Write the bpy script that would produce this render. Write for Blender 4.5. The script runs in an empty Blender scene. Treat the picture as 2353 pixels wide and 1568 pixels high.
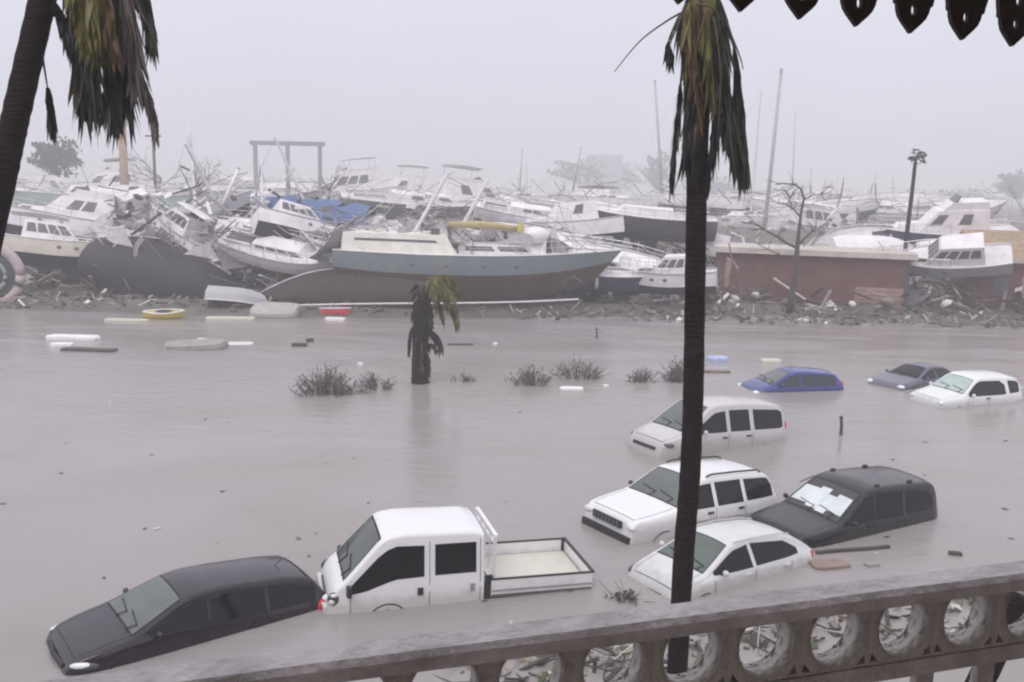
import bpy, bmesh, math, random
import numpy as np
from mathutils import Vector, Matrix, Euler
random.seed(7); np.random.seed(7)
SC = bpy.context.scene
COL = SC.collection
RAD = math.radians

# ------------------------------------------------------------------ camera
PW, PH, FPX, HOR, EYE, ROLL = 2353.0, 1568.0, 2100.0, 435.0, 7.2, 0.02
PITCH = math.atan((PH / 2 - HOR) / FPX)
cam_d = bpy.data.cameras.new('camera'); cam = bpy.data.objects.new('camera', cam_d); COL.objects.link(cam)
cam_d.sensor_fit = 'HORIZONTAL'; cam_d.sensor_width = 36; cam_d.lens = 36 * FPX / PW
cam_d.clip_start = 0.05; cam_d.clip_end = 6000
CAM_R = Euler((math.pi / 2 - PITCH, 0, 0)).to_matrix() @ Matrix.Rotation(ROLL, 3, 'Z')
cam.matrix_world = Matrix.Translation((0, 0, EYE)) @ CAM_R.to_4x4()
SC.camera = cam

# ------------------------------------------------------------------ sky, sun, exposure
w = bpy.data.worlds.new('World'); SC.world = w; w.use_nodes = True
nt = w.node_tree; nt.nodes.clear()
SUN_EL, SUN_AZ = 56, 200
sky = nt.nodes.new('ShaderNodeTexSky'); sky.sky_type = 'NISHITA'; sky.sun_disc = False
sky.sun_elevation = RAD(SUN_EL); sky.sun_rotation = RAD(SUN_AZ); sky.dust_density = 6; sky.air_density = 1.5
bg1 = nt.nodes.new('ShaderNodeBackground'); bg1.inputs[1].default_value = 0.05
nt.links.new(sky.outputs[0], bg1.inputs[0])
# the rain cloud: an even overcast deck, brighter overhead than at the horizon
tc = nt.nodes.new('ShaderNodeTexCoord'); sep = nt.nodes.new('ShaderNodeSeparateXYZ')
nt.links.new(tc.outputs['Generated'], sep.inputs[0])
ramp = nt.nodes.new('ShaderNodeValToRGB')
ramp.color_ramp.elements[0].position = 0.0; ramp.color_ramp.elements[0].color = (0.72, 0.725, 0.845, 1)
ramp.color_ramp.elements[1].position = 1.0; ramp.color_ramp.elements[1].color = (1.22, 1.22, 1.30, 1)
e = ramp.color_ramp.elements.new(0.25); e.color = (0.86, 0.865, 0.99, 1)
nt.links.new(sep.outputs[2], ramp.inputs[0])
nz = nt.nodes.new('ShaderNodeTexNoise'); nz.inputs['Scale'].default_value = 2.2; nz.inputs['Detail'].default_value = 3
nt.links.new(tc.outputs['Generated'], nz.inputs['Vector'])
mr = nt.nodes.new('ShaderNodeMapRange'); mr.inputs['To Min'].default_value = 0.93; mr.inputs['To Max'].default_value = 1.07
nt.links.new(nz.outputs[0], mr.inputs[0])
vm = nt.nodes.new('ShaderNodeVectorMath'); vm.operation = 'SCALE'
nt.links.new(ramp.outputs[0], vm.inputs[0]); nt.links.new(mr.outputs[0], vm.inputs['Scale'])
bg2 = nt.nodes.new('ShaderNodeBackground'); bg2.inputs[1].default_value = 1.0
nt.links.new(vm.outputs[0], bg2.inputs[0])
mx = nt.nodes.new('ShaderNodeMixShader'); mx.inputs[0].default_value = 0.93
nt.links.new(bg1.outputs[0], mx.inputs[1]); nt.links.new(bg2.outputs[0], mx.inputs[2])
wo = nt.nodes.new('ShaderNodeOutputWorld'); nt.links.new(mx.outputs[0], wo.inputs[0])
sun_d = bpy.data.lights.new('sun', 'SUN'); sun = bpy.data.objects.new('sun', sun_d); COL.objects.link(sun)
sun_d.energy = 1.4; sun_d.angle = RAD(40); sun_d.color = (1.0, 0.97, 0.95)
sun.rotation_euler = (RAD(90 - SUN_EL), 0, RAD(180 - SUN_AZ)); sun.location = (0, 0, 60)
SC.view_settings.view_transform = 'Standard'; SC.view_settings.look = 'None'
SC.view_settings.exposure = 0.0; SC.view_settings.gamma = 1.0; SC.view_settings.use_curve_mapping = False
SC.cycles.use_denoising = True
SC.cycles.max_bounces = 6; SC.cycles.volume_bounces = 2; SC.cycles.transparent_max_bounces = 8
SC.cycles.pixel_filter_type = 'BLACKMAN_HARRIS'; SC.cycles.filter_width = 2.2

# ------------------------------------------------------------------ pixels to places
def ray(px, py):
    v = CAM_R @ Vector(((px - PW / 2) / FPX, -(py - PH / 2) / FPX, -1.0))
    return v
def at(px, py, Y=None, z=None):
    """A point on the ray of a photograph pixel (2353 x 1568 grid), at distance Y or height z."""
    d = ray(px, py)
    t = Y / d.y if Y is not None else (z - EYE) / d.z
    return Vector((d.x * t, d.y * t, EYE + d.z * t))

# ------------------------------------------------------------------ materials
MATS = {}
def mat(name, color, rough=0.6, metal=0.0, var=0.12, scale=3.0, dirt=0.0, dirt_col=(0.12, 0.10, 0.085), bump=0.0, bscale=20.0,
        coat=0.0, spec=0.5, attr=None, bstretch=None, dscale=1.2, silt=0.0):
    if name in MATS: return MATS[name]
    m = bpy.data.materials.new(name); m.use_nodes = True
    t = m.node_tree; b = t.nodes['Principled BSDF']
    b.inputs['Roughness'].default_value = rough; b.inputs['Metallic'].default_value = metal
    b.inputs['Specular IOR Level'].default_value = spec; b.inputs['Coat Weight'].default_value = coat
    b.inputs['Coat Roughness'].default_value = 0.08
    co = t.nodes.new('ShaderNodeTexCoord')
    n = t.nodes.new('ShaderNodeTexNoise'); n.inputs['Scale'].default_value = scale; n.inputs['Detail'].default_value = 5
    t.links.new(co.outputs['Object'], n.inputs['Vector'])
    r = t.nodes.new('ShaderNodeMapRange'); r.inputs['From Min'].default_value = 0.3; r.inputs['From Max'].default_value = 0.7
    r.inputs['To Min'].default_value = 1 - var; r.inputs['To Max'].default_value = 1 + var
    t.links.new(n.outputs[0], r.inputs[0])
    s = t.nodes.new('ShaderNodeVectorMath'); s.operation = 'SCALE'
    if attr:
        a = t.nodes.new('ShaderNodeAttribute'); a.attribute_name = attr; t.links.new(a.outputs['Color'], s.inputs[0])
    else:
        s.inputs[0].default_value = color[:3]
    t.links.new(r.outputs[0], s.inputs['Scale'])
    out = s.outputs[0]
    if dirt > 0:
        n2 = t.nodes.new('ShaderNodeTexNoise'); n2.inputs['Scale'].default_value = dscale; n2.inputs['Detail'].default_value = 9
        n2.inputs['Roughness'].default_value = 0.68
        t.links.new(co.outputs['Object'], n2.inputs['Vector'])
        r2 = t.nodes.new('ShaderNodeMapRange'); r2.inputs['From Min'].default_value = 0.46; r2.inputs['From Max'].default_value = 0.72
        r2.inputs['To Min'].default_value = 0; r2.inputs['To Max'].default_value = dirt
        t.links.new(n2.outputs[0], r2.inputs[0])
        mi = t.nodes.new('ShaderNodeMix'); mi.data_type = 'RGBA'
        t.links.new(r2.outputs[0], mi.inputs[0]); t.links.new(out, mi.inputs[6]); mi.inputs[7].default_value = (*dirt_col, 1)
        out = mi.outputs[2]
    t.links.new(out, b.inputs['Base Color'])
    if silt:
        sx = t.nodes.new('ShaderNodeSeparateXYZ'); t.links.new(co.outputs['Object'], sx.inputs[0])
        n4 = t.nodes.new('ShaderNodeTexNoise'); n4.inputs['Scale'].default_value = 5; n4.inputs['Detail'].default_value = 6
        t.links.new(co.outputs['Object'], n4.inputs['Vector'])
        ma = t.nodes.new('ShaderNodeMath'); ma.operation = 'MULTIPLY_ADD'; ma.inputs[1].default_value = -0.35
        t.links.new(n4.outputs[0], ma.inputs[0]); t.links.new(sx.outputs[2], ma.inputs[2])
        r4 = t.nodes.new('ShaderNodeMapRange'); r4.inputs['From Min'].default_value = silt - 0.16; r4.inputs['From Max'].default_value = silt - 0.34
        r4.inputs['To Min'].default_value = 0; r4.inputs['To Max'].default_value = 0.30
        t.links.new(ma.outputs[0], r4.inputs[0])
        m4 = t.nodes.new('ShaderNodeMix'); m4.data_type = 'RGBA'; t.links.new(r4.outputs[0], m4.inputs[0]); t.links.new(out, m4.inputs[6])
        m4.inputs[7].default_value = (0.21, 0.18, 0.155, 1) if sum(color) > 0.3 else (0.034, 0.028, 0.028, 1)
        out = m4.outputs[2]
        t.links.new(out, b.inputs['Base Color'])
    if bump > 0:
        n3 = t.nodes.new('ShaderNodeTexNoise'); n3.inputs['Scale'].default_value = bscale; n3.inputs['Detail'].default_value = 4
        if bstretch:
            mp = t.nodes.new('ShaderNodeMapping'); mp.inputs['Scale'].default_value = bstretch
            t.links.new(co.outputs['Object'], mp.inputs[0]); t.links.new(mp.outputs[0], n3.inputs['Vector'])
        else: t.links.new(co.outputs['Object'], n3.inputs['Vector'])
        bp = t.nodes.new('ShaderNodeBump'); bp.inputs['Strength'].default_value = bump; bp.inputs['Distance'].default_value = 0.05
        t.links.new(n3.outputs[0], bp.inputs['Height']); t.links.new(bp.outputs[0], b.inputs['Normal'])
    MATS[name] = m
    return m

# ------------------------------------------------------------------ mesh building
class MB:
    def __init__(s): s.v = []; s.f = []; s.c = []
    def add(s, vs, fs, col=None):
        o = len(s.v); s.v += [tuple(p) for p in vs]; s.f += [tuple(i + o for i in f) for f in fs]; s.c += [col] * len(fs)
        return s
    def box(s, c, size, rot=None, col=None):
        c = Vector(c); h = Vector(size) / 2; R = rot if rot is not None else Matrix.Identity(3)
        vs = [c + R @ Vector((x * h.x, y * h.y, z * h.z)) for x in (-1, 1) for y in (-1, 1) for z in (-1, 1)]
        return s.add(vs, [(0, 1, 3, 2), (4, 6, 7, 5), (0, 4, 5, 1), (2, 3, 7, 6), (0, 2, 6, 4), (1, 5, 7, 3)], col)
    def hexa(s, p, col=None):   # 8 points: bottom 4 ccw, top 4 ccw
        return s.add(p, [(3, 2, 1, 0), (4, 5, 6, 7), (0, 1, 5, 4), (1, 2, 6, 5), (2, 3, 7, 6), (3, 0, 4, 7)], col)
    def loft(s, rings, closed=True, cap=(True, True), col=None):
        n = len(rings[0]); vs = [p for r in rings for p in r]; fs = []
        for i in range(len(rings) - 1):
            for j in range(n if closed else n - 1):
                k = (j + 1) % n
                fs.append((i * n + j, i * n + k, (i + 1) * n + k, (i + 1) * n + j))
        if cap[0]: fs.append(tuple(range(n))[::-1])
        if cap[1]: fs.append(tuple(range((len(rings) - 1) * n, len(rings) * n)))
        return s.add(vs, fs, col)
    def tube(s, pts, r, n=6, cap=True, col=None):
        pts = [Vector(p) for p in pts]
        if not hasattr(r, '__len__'): r = [r] * len(pts)
        rings = []; up = Vector((0.13, 0.21, 1)).normalized()
        for i, p in enumerate(pts):
            d = (pts[min(i + 1, len(pts) - 1)] - pts[max(i - 1, 0)])
            d = d.normalized() if d.length > 1e-9 else Vector((0, 0, 1))
            u = Vector((1, 0.02, 0)) if abs(d.dot(up)) > 0.93 else up
            a = d.cross(u).normalized(); b = d.cross(a).normalized()
            rings.append([p + (a * math.cos(2 * math.pi * k / n) + b * math.sin(2 * math.pi * k / n)) * r[i] for k in range(n)])
        return s.loft(rings, True, (cap, cap), col)
    def ball(s, c, r, nu=10, nv=6, rot=None, col=None):
        c = Vector(c); r = Vector(r) if hasattr(r, '__len__') else Vector((r, r, r)); R = rot if rot is not None else Matrix.Identity(3)
        rings = []
        for i in range(nv + 1):
            a = -math.pi / 2 + math.pi * i / nv; a = max(-1.52, min(1.52, a))
            rings.append([c + R @ Vector((r.x * math.cos(a) * math.cos(2 * math.pi * k / nu), r.y * math.cos(a) * math.sin(2 * math.pi * k / nu), r.z * math.sin(a))) for k in range(nu)])
        return s.loft(rings, True, (True, True), col)
    def mesh(s, name, m, smooth=False, angle=None, recalc=True):
        me = bpy.data.meshes.new(name); me.from_pydata(s.v, [], s.f)
        if any(c is not None for c in s.c):
            at_ = me.color_attributes.new('col', 'FLOAT_COLOR', 'CORNER')
            data = np.ones((len(me.loops), 4), dtype=np.float32)
            i = 0
            for f, c in zip(s.f, s.c):
                data[i:i + len(f), :3] = c if c is not None else (0.5, 0.5, 0.5); i += len(f)
            at_.data.foreach_set('color', data.ravel())
        if recalc:
            bm = bmesh.new(); bm.from_mesh(me); bmesh.ops.recalc_face_normals(bm, faces=bm.faces); bm.to_mesh(me); bm.free()
        if smooth:
            me.polygons.foreach_set('use_smooth', [True] * len(me.polygons))
            if angle: me.set_sharp_from_angle(angle=RAD(angle))
        if m: me.materials.append(m)
        me.update()
        return me
    def build(s, name, m, parent=None, smooth=False, angle=None, recalc=True):
        return link(name, s.mesh(name, m, smooth, angle, recalc), parent)
def link(name, me, parent=None):
    o = bpy.data.objects.new(name, me); COL.objects.link(o)
    if parent: o.parent = parent
    return o
def tag(o, label=None, cat=None, group=None, kind=None):
    if label: o['label'] = label
    if cat: o['category'] = cat
    if group: o['group'] = group
    if kind: o['kind'] = kind
    return o
def empty(name, loc=(0, 0, 0), rot=(0, 0, 0), scale=1.0):
    o = bpy.data.objects.new(name, None); COL.objects.link(o)
    o.location = loc; o.rotation_euler = rot; o.scale = (scale,) * 3; o.empty_display_size = 0.2
    return o
def cut_sheet(outline, holes, thick):
    """A flat board with holes: outline and holes in (x, z), thickness along y."""
    bm = bmesh.new(); edges = []
    for loop in [outline] + holes:
        vs = [bm.verts.new((x, 0, z)) for x, z in loop]
        edges += [bm.edges.new((vs[i], vs[(i + 1) % len(vs)])) for i in range(len(vs))]
    bmesh.ops.triangle_fill(bm, use_beauty=True, edges=edges)
    # triangle_fill may close the holes: drop faces whose centre lies in a hole
    def inside(p, loop):
        c = False
        for i in range(len(loop)):
            (x1, y1), (x2, y2) = loop[i], loop[i - 1]
            if (y1 > p[1]) != (y2 > p[1]) and p[0] < (x2 - x1) * (p[1] - y1) / (y2 - y1) + x1: c = not c
        return c
    kill = [f for f in bm.faces if any(inside((f.calc_center_median().x, f.calc_center_median().z), h) for h in holes)]
    bmesh.ops.delete(bm, geom=kill, context='FACES_ONLY')
    r = bmesh.ops.extrude_face_region(bm, geom=list(bm.faces))
    bmesh.ops.translate(bm, verts=[v for v in r['geom'] if isinstance(v, bmesh.types.BMVert)], vec=(0, thick, 0))
    bmesh.ops.recalc_face_normals(bm, faces=bm.faces)
    mb = MB(); bm.verts.index_update()
    mb.add([v.co[:] for v in bm.verts], [tuple(v.index for v in f.verts) for f in bm.faces]); bm.free()
    return mb
def circle(cx, cz, r, n=20, rz=None):
    return [(cx + r * math.cos(2 * math.pi * k / n), cz + (rz or r) * math.sin(2 * math.pi * k / n)) for k in range(n)]
def rnd(a, b): return random.uniform(a, b)

# ------------------------------------------------------------------ ground, water, haze
def ground_z(x, y):
    shore = 51.5 + 1.2 * math.sin(x * 0.13) + 0.06 * x
    d = y - shore
    if d < 0: return max(-0.78, -0.02 + d * 0.09)
    return min(0.35, d * 0.12) + 2.3 * max(0.0, min(1.0, (d - 6) / 22)) ** 1.2 + 1.1 * max(0.0, min(1.0, (d - 32) / 35))
g = MB(); gx = [-700, -300, -120] + list(range(-60, 81, 4)) + [120, 300, 700]
gy = [-30, 0, 20, 40] + [44 + 1.0 * i for i in range(18)] + [64, 68, 72, 78, 85, 95, 110, 140, 200, 300, 450, 700, 1150]
vs = [(x, y, ground_z(x, y) + (rnd(-0.12, 0.16) if 50 < y < 120 else 0)) for y in gy for x in gx]; nx = len(gx)
g.add(vs, [(j * nx + i, j * nx + i + 1, (j + 1) * nx + i + 1, (j + 1) * nx + i) for j in range(len(gy) - 1) for i in range(nx - 1)])
M_ground = mat('wet_earth', (0.13, 0.115, 0.10), 0.75, var=0.3, scale=0.6, dirt=0.5, dirt_col=(0.07, 0.06, 0.055), bump=0.5, bscale=3)
tag(g.build('ground', M_ground, smooth=True), kind='structure')

def water_material():
    m = bpy.data.materials.new('flood_water'); m.use_nodes = True; t = m.node_tree; b = t.nodes['Principled BSDF']
    co = t.nodes.new('ShaderNodeTexCoord')
    n = t.nodes.new('ShaderNodeTexNoise'); n.inputs['Scale'].default_value = 0.09; n.inputs['Detail'].default_value = 4
    n.inputs['Distortion'].default_value = 0.8
    mp = t.nodes.new('ShaderNodeMapping'); mp.inputs['Scale'].default_value = (1, 1.8, 1)
    t.links.new(co.outputs['Object'], mp.inputs[0]); t.links.new(mp.outputs[0], n.inputs['Vector'])
    cr = t.nodes.new('ShaderNodeValToRGB')
    cr.color_ramp.elements[0].position = 0.35; cr.color_ramp.elements[0].color = (0.285, 0.260, 0.243, 1)
    cr.color_ramp.elements[1].position = 0.68; cr.color_ramp.elements[1].color = (0.322, 0.297, 0.307, 1)
    t.links.new(n.outputs[0], cr.inputs[0]); t.links.new(cr.outputs[0], b.inputs['Base Color'])
    b.inputs['IOR'].default_value = 1.33
    nr = t.nodes.new('ShaderNodeTexNoise'); nr.inputs['Scale'].default_value = 0.16; nr.inputs['Detail'].default_value = 5; nr.inputs['Distortion'].default_value = 1.2
    mpr = t.nodes.new('ShaderNodeMapping'); mpr.inputs['Scale'].default_value = (0.6, 2.2, 1); mpr.inputs['Rotation'].default_value = (0, 0, 0.2)
    t.links.new(co.outputs['Object'], mpr.inputs[0]); t.links.new(mpr.outputs[0], nr.inputs['Vector'])
    rr_ = t.nodes.new('ShaderNodeMapRange'); rr_.inputs['From Min'].default_value = 0.35; rr_.inputs['From Max'].default_value = 0.65
    rr_.inputs['To Min'].default_value = 0.07; rr_.inputs['To Max'].default_value = 0.32
    t.links.new(nr.outputs[0], rr_.inputs[0]); t.links.new(rr_.outputs[0], b.inputs['Roughness'])
    n1 = t.nodes.new('ShaderNodeTexNoise'); n1.inputs['Scale'].default_value = 1.6; n1.inputs['Detail'].default_value = 5
    n1.inputs['Roughness'].default_value = 0.6
    mp1 = t.nodes.new('ShaderNodeMapping'); mp1.inputs['Scale'].default_value = (0.7, 1.5, 1); mp1.inputs['Rotation'].default_value = (0, 0, 0.25)
    t.links.new(co.outputs['Object'], mp1.inputs[0]); t.links.new(mp1.outputs[0], n1.inputs['Vector'])
    bp = t.nodes.new('ShaderNodeBump'); bp.inputs['Strength'].default_value = 0.55; bp.inputs['Distance'].default_value = 0.05
    t.links.new(n1.outputs[0], bp.inputs['Height']); t.links.new(bp.outputs[0], b.inputs['Normal'])
    return m
wm = MB(); xs = [-700, -200, -60, -20, 0, 20, 60, 200, 700]; ys = [-28, 0, 10, 20, 35, 50, 80, 160, 400, 1140]
wm.add([(x, y, 0) for y in ys for x in xs], [(j * 9 + i, j * 9 + i + 1, (j + 1) * 9 + i + 1, (j + 1) * 9 + i) for j in range(len(ys) - 1) for i in range(8)])
tag(wm.build('flood_water', water_material()), kind='structure')

hz = MB(); hz.box((0, 555, 13), (1500, 1210, 29.5))
hm = bpy.data.materials.new('rain_haze'); hm.use_nodes = True; t = hm.node_tree; t.nodes.clear()
pv = t.nodes.new('ShaderNodeVolumePrincipled'); pv.inputs['Density'].default_value = 0.0030
pv.inputs['Color'].default_value = (0.972, 0.965, 0.978, 1); pv.inputs['Anisotropy'].default_value = 0.0
o_ = t.nodes.new('ShaderNodeOutputMaterial'); t.links.new(pv.outputs[0], o_.inputs['Volume'])
tag(hz.build('haze', hm), kind='stuff')

# ------------------------------------------------------------------ cars
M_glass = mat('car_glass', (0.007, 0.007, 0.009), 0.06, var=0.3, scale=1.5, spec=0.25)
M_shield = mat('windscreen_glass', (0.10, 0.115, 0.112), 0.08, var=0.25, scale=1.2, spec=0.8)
M_black = mat('black_plastic', (0.02, 0.02, 0.022), 0.5)
M_seal = mat('rubber_seal', (0.015, 0.015, 0.016), 0.7)
M_lamp = mat('clear_lamp', (0.75, 0.76, 0.78), 0.12, spec=0.8)
M_lamp_dk = mat('headlamp_recess', (0.08, 0.08, 0.085), 0.2)
M_red = mat('red_lamp', (0.42, 0.02, 0.025), 0.15, spec=0.8)
M_chrome = mat('bright_metal', (0.55, 0.55, 0.57), 0.25, metal=0.9)

class Car:
    """A car body lofted through cross-sections; x forward, y left, z up from the road."""
    def __init__(c, name, label, L, W, top, belt, plan, roof_w, roof_z, paint, loc, rot, scale, sill=0.22, crown=0.035, corner=0.10, group=None, cat='car', x_range=None):
        c.root = tag(empty(name, loc, rot, scale), label, cat, group)
        c.W = W; c.rw = roof_w; c.rz = roof_z; c.cr = crown; c.cn = corner; c.sill = sill
        x0, x1 = x_range or (-L / 2, L / 2)
        n = 72; u = np.linspace(0, 1, n); u = u - 0.09 * np.sin(2 * np.pi * u); c.xs = x0 + (x1 - x0) * u
        def table(tab, k=2):
            tab = sorted(tab); fx = np.linspace(x0, x1, 401); fz = np.interp(fx, [p[0] for p in tab], [p[1] for p in tab])
            ker = max(1, int(k)); pad = np.concatenate([np.full(ker, fz[0]), fz, np.full(ker, fz[-1])])
            sm = np.convolve(pad, np.ones(2 * ker + 1) / (2 * ker + 1), 'valid')
            wgt = np.clip(np.minimum(fx - x0, x1 - fx) / (0.12), 0, 1)
            return fx, fz * (1 - wgt) + sm * wgt
        c.T = table(top, 7); c.B = table(belt, 6); c.P = table([(x, y * W / 2) for x, y in plan], 8)
        rings = []
        for x in c.xs:
            half = c.section(x)
            rings.append([(x, y, z) for y, z in half] + [(x, -y, z) for y, z in half[::-1][1:-1]])
        c.body = MB().loft(rings).build('body', paint, c.root, True, 38)
    def tz(c, x): return float(np.interp(x, *c.T))
    def bz(c, x): return min(float(np.interp(x, *c.B)), c.tz(x) - 0.05)
    def pw(c, x): return float(np.interp(x, *c.P))
    def dims(c, x):
        zt, zb, w_ = c.tz(x), c.bz(x), c.pw(x); yb = w_ * 0.975
        k = max(0, min(1, (zt - zb) / (c.rz - zb))); wt = yb - k * max(0, (yb - c.rw))
        cr = c.cr * (0.5 + 0.5 * k); rz = min(0.085, 0.45 * max(0.02, zt - zb - cr)); rx = min(c.cn, wt * 0.4)
        return zt, zb, w_, yb, wt, cr, rz, rx
    def section(c, x):
        zt, zb, w_, yb, wt, cr, rz, rx = c.dims(x); zs = min(c.sill, zb - 0.1); h = zb - zs
        pts = [(0, zs), (w_ * 0.84, zs), (w_ * 0.95, zs + 0.07 * h), (w_ * 0.985, zs + 0.3 * h), (w_, zs + 0.62 * h), (w_ * 0.995, zs + 0.86 * h), (yb, zb)]
        ze = zt - cr - rz
        for q in (0.34, 0.67, 1.0): pts.append((yb + (wt - yb) * q, zb + (ze - zb) * q))
        for a in (22, 45, 68, 90): pts.append((wt - rx + rx * math.cos(RAD(a)), ze + rz * math.sin(RAD(a))))
        for q in (0.75, 0.5, 0.25, 0.0): pts.append(((wt - rx) * q, zt - cr * q * q))
        return pts
    def side(c, x, z):
        p = c.section(x)[1:10]
        return float(np.interp(z, [a[1] for a in p], [a[0] for a in p]))
    def side_patch(c, rows, off, s=1, cols=9, nz=4):
        """rows: (x, z_low, z_high) in order of x."""
        rows = sorted(rows); X = np.linspace(rows[0][0], rows[-1][0], cols); mb = MB(); vs = []
        for x in X:
            lo = np.interp(x, [r[0] for r in rows], [r[1] for r in rows]); hi = np.interp(x, [r[0] for r in rows], [r[2] for r in rows])
            for j in range(nz):
                z = lo + (hi - lo) * j / (nz - 1); vs.append((x, s * (c.side(x, z) + off), z))
        mb.add(vs, [(i * nz + j, (i + 1) * nz + j, (i + 1) * nz + j + 1, i * nz + j + 1) for i in range(cols - 1) for j in range(nz - 1)])
        return mb
    def side_window(c, rows, name='side_window', m=None, seal=0.013, both=True):
        for s in ((1, -1) if both else (1,)):
            o = c.side_patch(rows, 0.009, s).build(name, m or M_glass, c.root, True, recalc=False)
            x0 = min(r[0] for r in rows); x1 = max(r[0] for r in rows); cx = (x0 + x1) / 2
            big = [(r[0] + (seal if r[0] > cx else -seal), r[1] - seal, r[2] + seal) for r in rows]
            if seal: c.side_patch(big, 0.005, s).build('window_seal', M_seal, o, True, recalc=False)
    def top_patch(c, x0, x1, f0, f1, off, y0=-1.0, y1=1.0, nx=9, ny=9):
        vs = []
        for i in range(nx):
            q = i / (nx - 1); x = x0 + (x1 - x0) * q; zt, zb, w_, yb, wt, cr, rz, rx = c.dims(x); hw = wt - rx
            dz = (c.tz(x + 0.02) - c.tz(x - 0.02)) / 0.04; nrm = Vector((-dz, 0, 1)).normalized()
            f = f0 + (f1 - f0) * q
            for j in range(ny):
                y = hw * f * (y0 + (y1 - y0) * j / (ny - 1)); p = Vector((x, y, zt - cr * (y / hw) ** 2)) + nrm * off
                vs.append(p)
        return MB().add(vs, [(i * ny + j, (i + 1) * ny + j, (i + 1) * ny + j + 1, i * ny + j + 1) for i in range(nx - 1) for j in range(ny - 1)])
    def screen(c, x0, x1, f0=1.0, f1=1.0, name='windscreen', m=None, wipers=True):
        o = c.top_patch(x0, x1, f0, f1, 0.010).build(name, m or M_shield, c.root, True, recalc=False)
        d = 0.03 if x0 > x1 else -0.03
        c.top_patch(x0 + d, x1 - d, f0 * 1.025, f1 * 1.025, 0.005).build('screen_seal', M_seal, o, True, recalc=False)
        if wipers:
            for y in (-0.1, 0.45):
                def P(x, yy): return Vector((x, yy, c.tz(x) - c.dims(x)[5] * (yy / 0.7) ** 2 + 0.03))
                MB().tube([P(x0 + 0.05, y), P(x0 - 0.10, y + 0.08), P(x0 - 0.16, y - 0.38)], 0.011, 5).build('wiper', M_black, c.root)
    def seam(c, x, z0, z1, both=True, wd=0.011, slant=0.0):
        for s in ((1, -1) if both else (1,)):
            vs = []
            for j in range(7):
                z = z0 + (z1 - z0) * j / 6; xx = x + slant * j / 6
                for q in (-wd / 2, wd / 2): vs.append((xx + q, s * (c.side(xx + q, z) + 0.004), z))
            MB().add(vs, [(2 * j, 2 * j + 1, 2 * j + 3, 2 * j + 2) for j in range(6)]).build('door_seam', M_seal, c.root, recalc=False)
    def handle(c, x, z, m=None, L=0.17, h=0.04, both=True):
        for s in ((1, -1) if both else (1,)):
            MB().box((x, s * (c.side(x, z) + 0.012), z), (L, 0.03, h)).build('door_handle', m or M_black, c.root)
    def mirror(c, x, z, m, out=0.13, size=(0.11, 0.16, 0.13)):
        for s in (1, -1):
            y = c.side(x, z)
            o = MB().ball((x, s * (y + out), z + 0.05), [q * 0.46 for q in size]).build('wing_mirror', m, c.root, True)
            MB().tube([(x, s * (y - 0.02), z - 0.01), (x, s * (y + out * 0.8), z + 0.02)], 0.022, 6).build('mirror_arm', M_black, o)
    def lamp(c, name, p, r, m, yaw=0.0, both=True, sub=None):
        for s in ((1, -1) if both else (1,)):
            p = (p[0], max(p[1], c.side(p[0], p[2]) - 0.035), p[2]) if abs(p[0]) < c.xs[-1] - 0.1 else p
            o = MB().ball((p[0], s * p[1], p[2]), r, 14, 8, Matrix.Rotation(s * yaw, 3, 'Z')).build(name, m, c.root, True)
            if sub: MB().ball((p[0] + (0.03 if p[0] > 0 else -0.03), s * p[1], p[2] + sub[0]), [q * sub[1] for q in r], 12, 7, Matrix.Rotation(s * yaw, 3, 'Z')).build('lens', sub[2], o, True)
    def bonnet(c, x0, x1, f=0.93):
        for ya, yb in ((-f - 0.014, -f), (f, f + 0.014)): c.top_patch(x0, x1, 1.0, 1.0, 0.004, ya, yb, 12, 2).build('bonnet_seam', M_seal, c.root, recalc=False)
        c.top_patch(x1, x1 + 0.012, 1.0, 1.0, 0.004, -f, f, 2, 12).build('bonnet_seam', M_seal, c.root, recalc=False)
    def strip(c, x0, x1, z, h=0.05, m=None):
        for s in (1, -1): c.side_patch([(x0, z, z + h), (x1, z, z + h)], 0.008, s, 14, 2).build('side_moulding', m or M_black, c.root, True, recalc=False)
    def arch(c, x, r, z=0.32):
        for s in (1, -1):
            vs = []
            for k in range(13):
                a = math.pi * k / 12
                for rr in (r + 0.02, r + 0.045):
                    zz = min(z + rr * math.sin(a), c.bz(x) - 0.03); vs.append((x + rr * math.cos(a), s * (c.side(x, zz) + 0.006), zz))
            MB().add(vs, [(2 * k, 2 * k + 1, 2 * k + 3, 2 * k + 2) for k in range(12)]).build('wheel_arch', M_black, c.root, recalc=False)
            wh = MB(); wh.tube([(x, s * (c.W / 2 - 0.2), z), (x, s * (c.W / 2 - 0.03), z)], 0.31, 16)
            wh.build('wheel', M_seal, c.root)

def paint(name, col, rough=0.3, dirt=0.1, coat=0.4, spec=0.5):
    return mat(name, col, rough, var=0.05, scale=2.5, dirt=dirt, dirt_col=(0.16, 0.14, 0.125) if sum(col) > 0.3 else (0.05, 0.045, 0.045), coat=coat, dscale=2.5, spec=spec, silt=0.92)
PLAN = [(-2.3, 0.86), (-2.1, 0.94), (-1.6, 1.0), (1.2, 1.0), (1.8, 0.95), (2.1, 0.86), (2.3, 0.74)]
def plan(L, f=0.74, r=0.88): return [(-L / 2, r), (-L / 2 + 0.18, r + 0.07), (-L / 2 + 0.6, 1.0), (L / 2 - 1.0, 1.0), (L / 2 - 0.42, 0.955), (L / 2 - 0.14, 0.87), (L / 2, f)]

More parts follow.
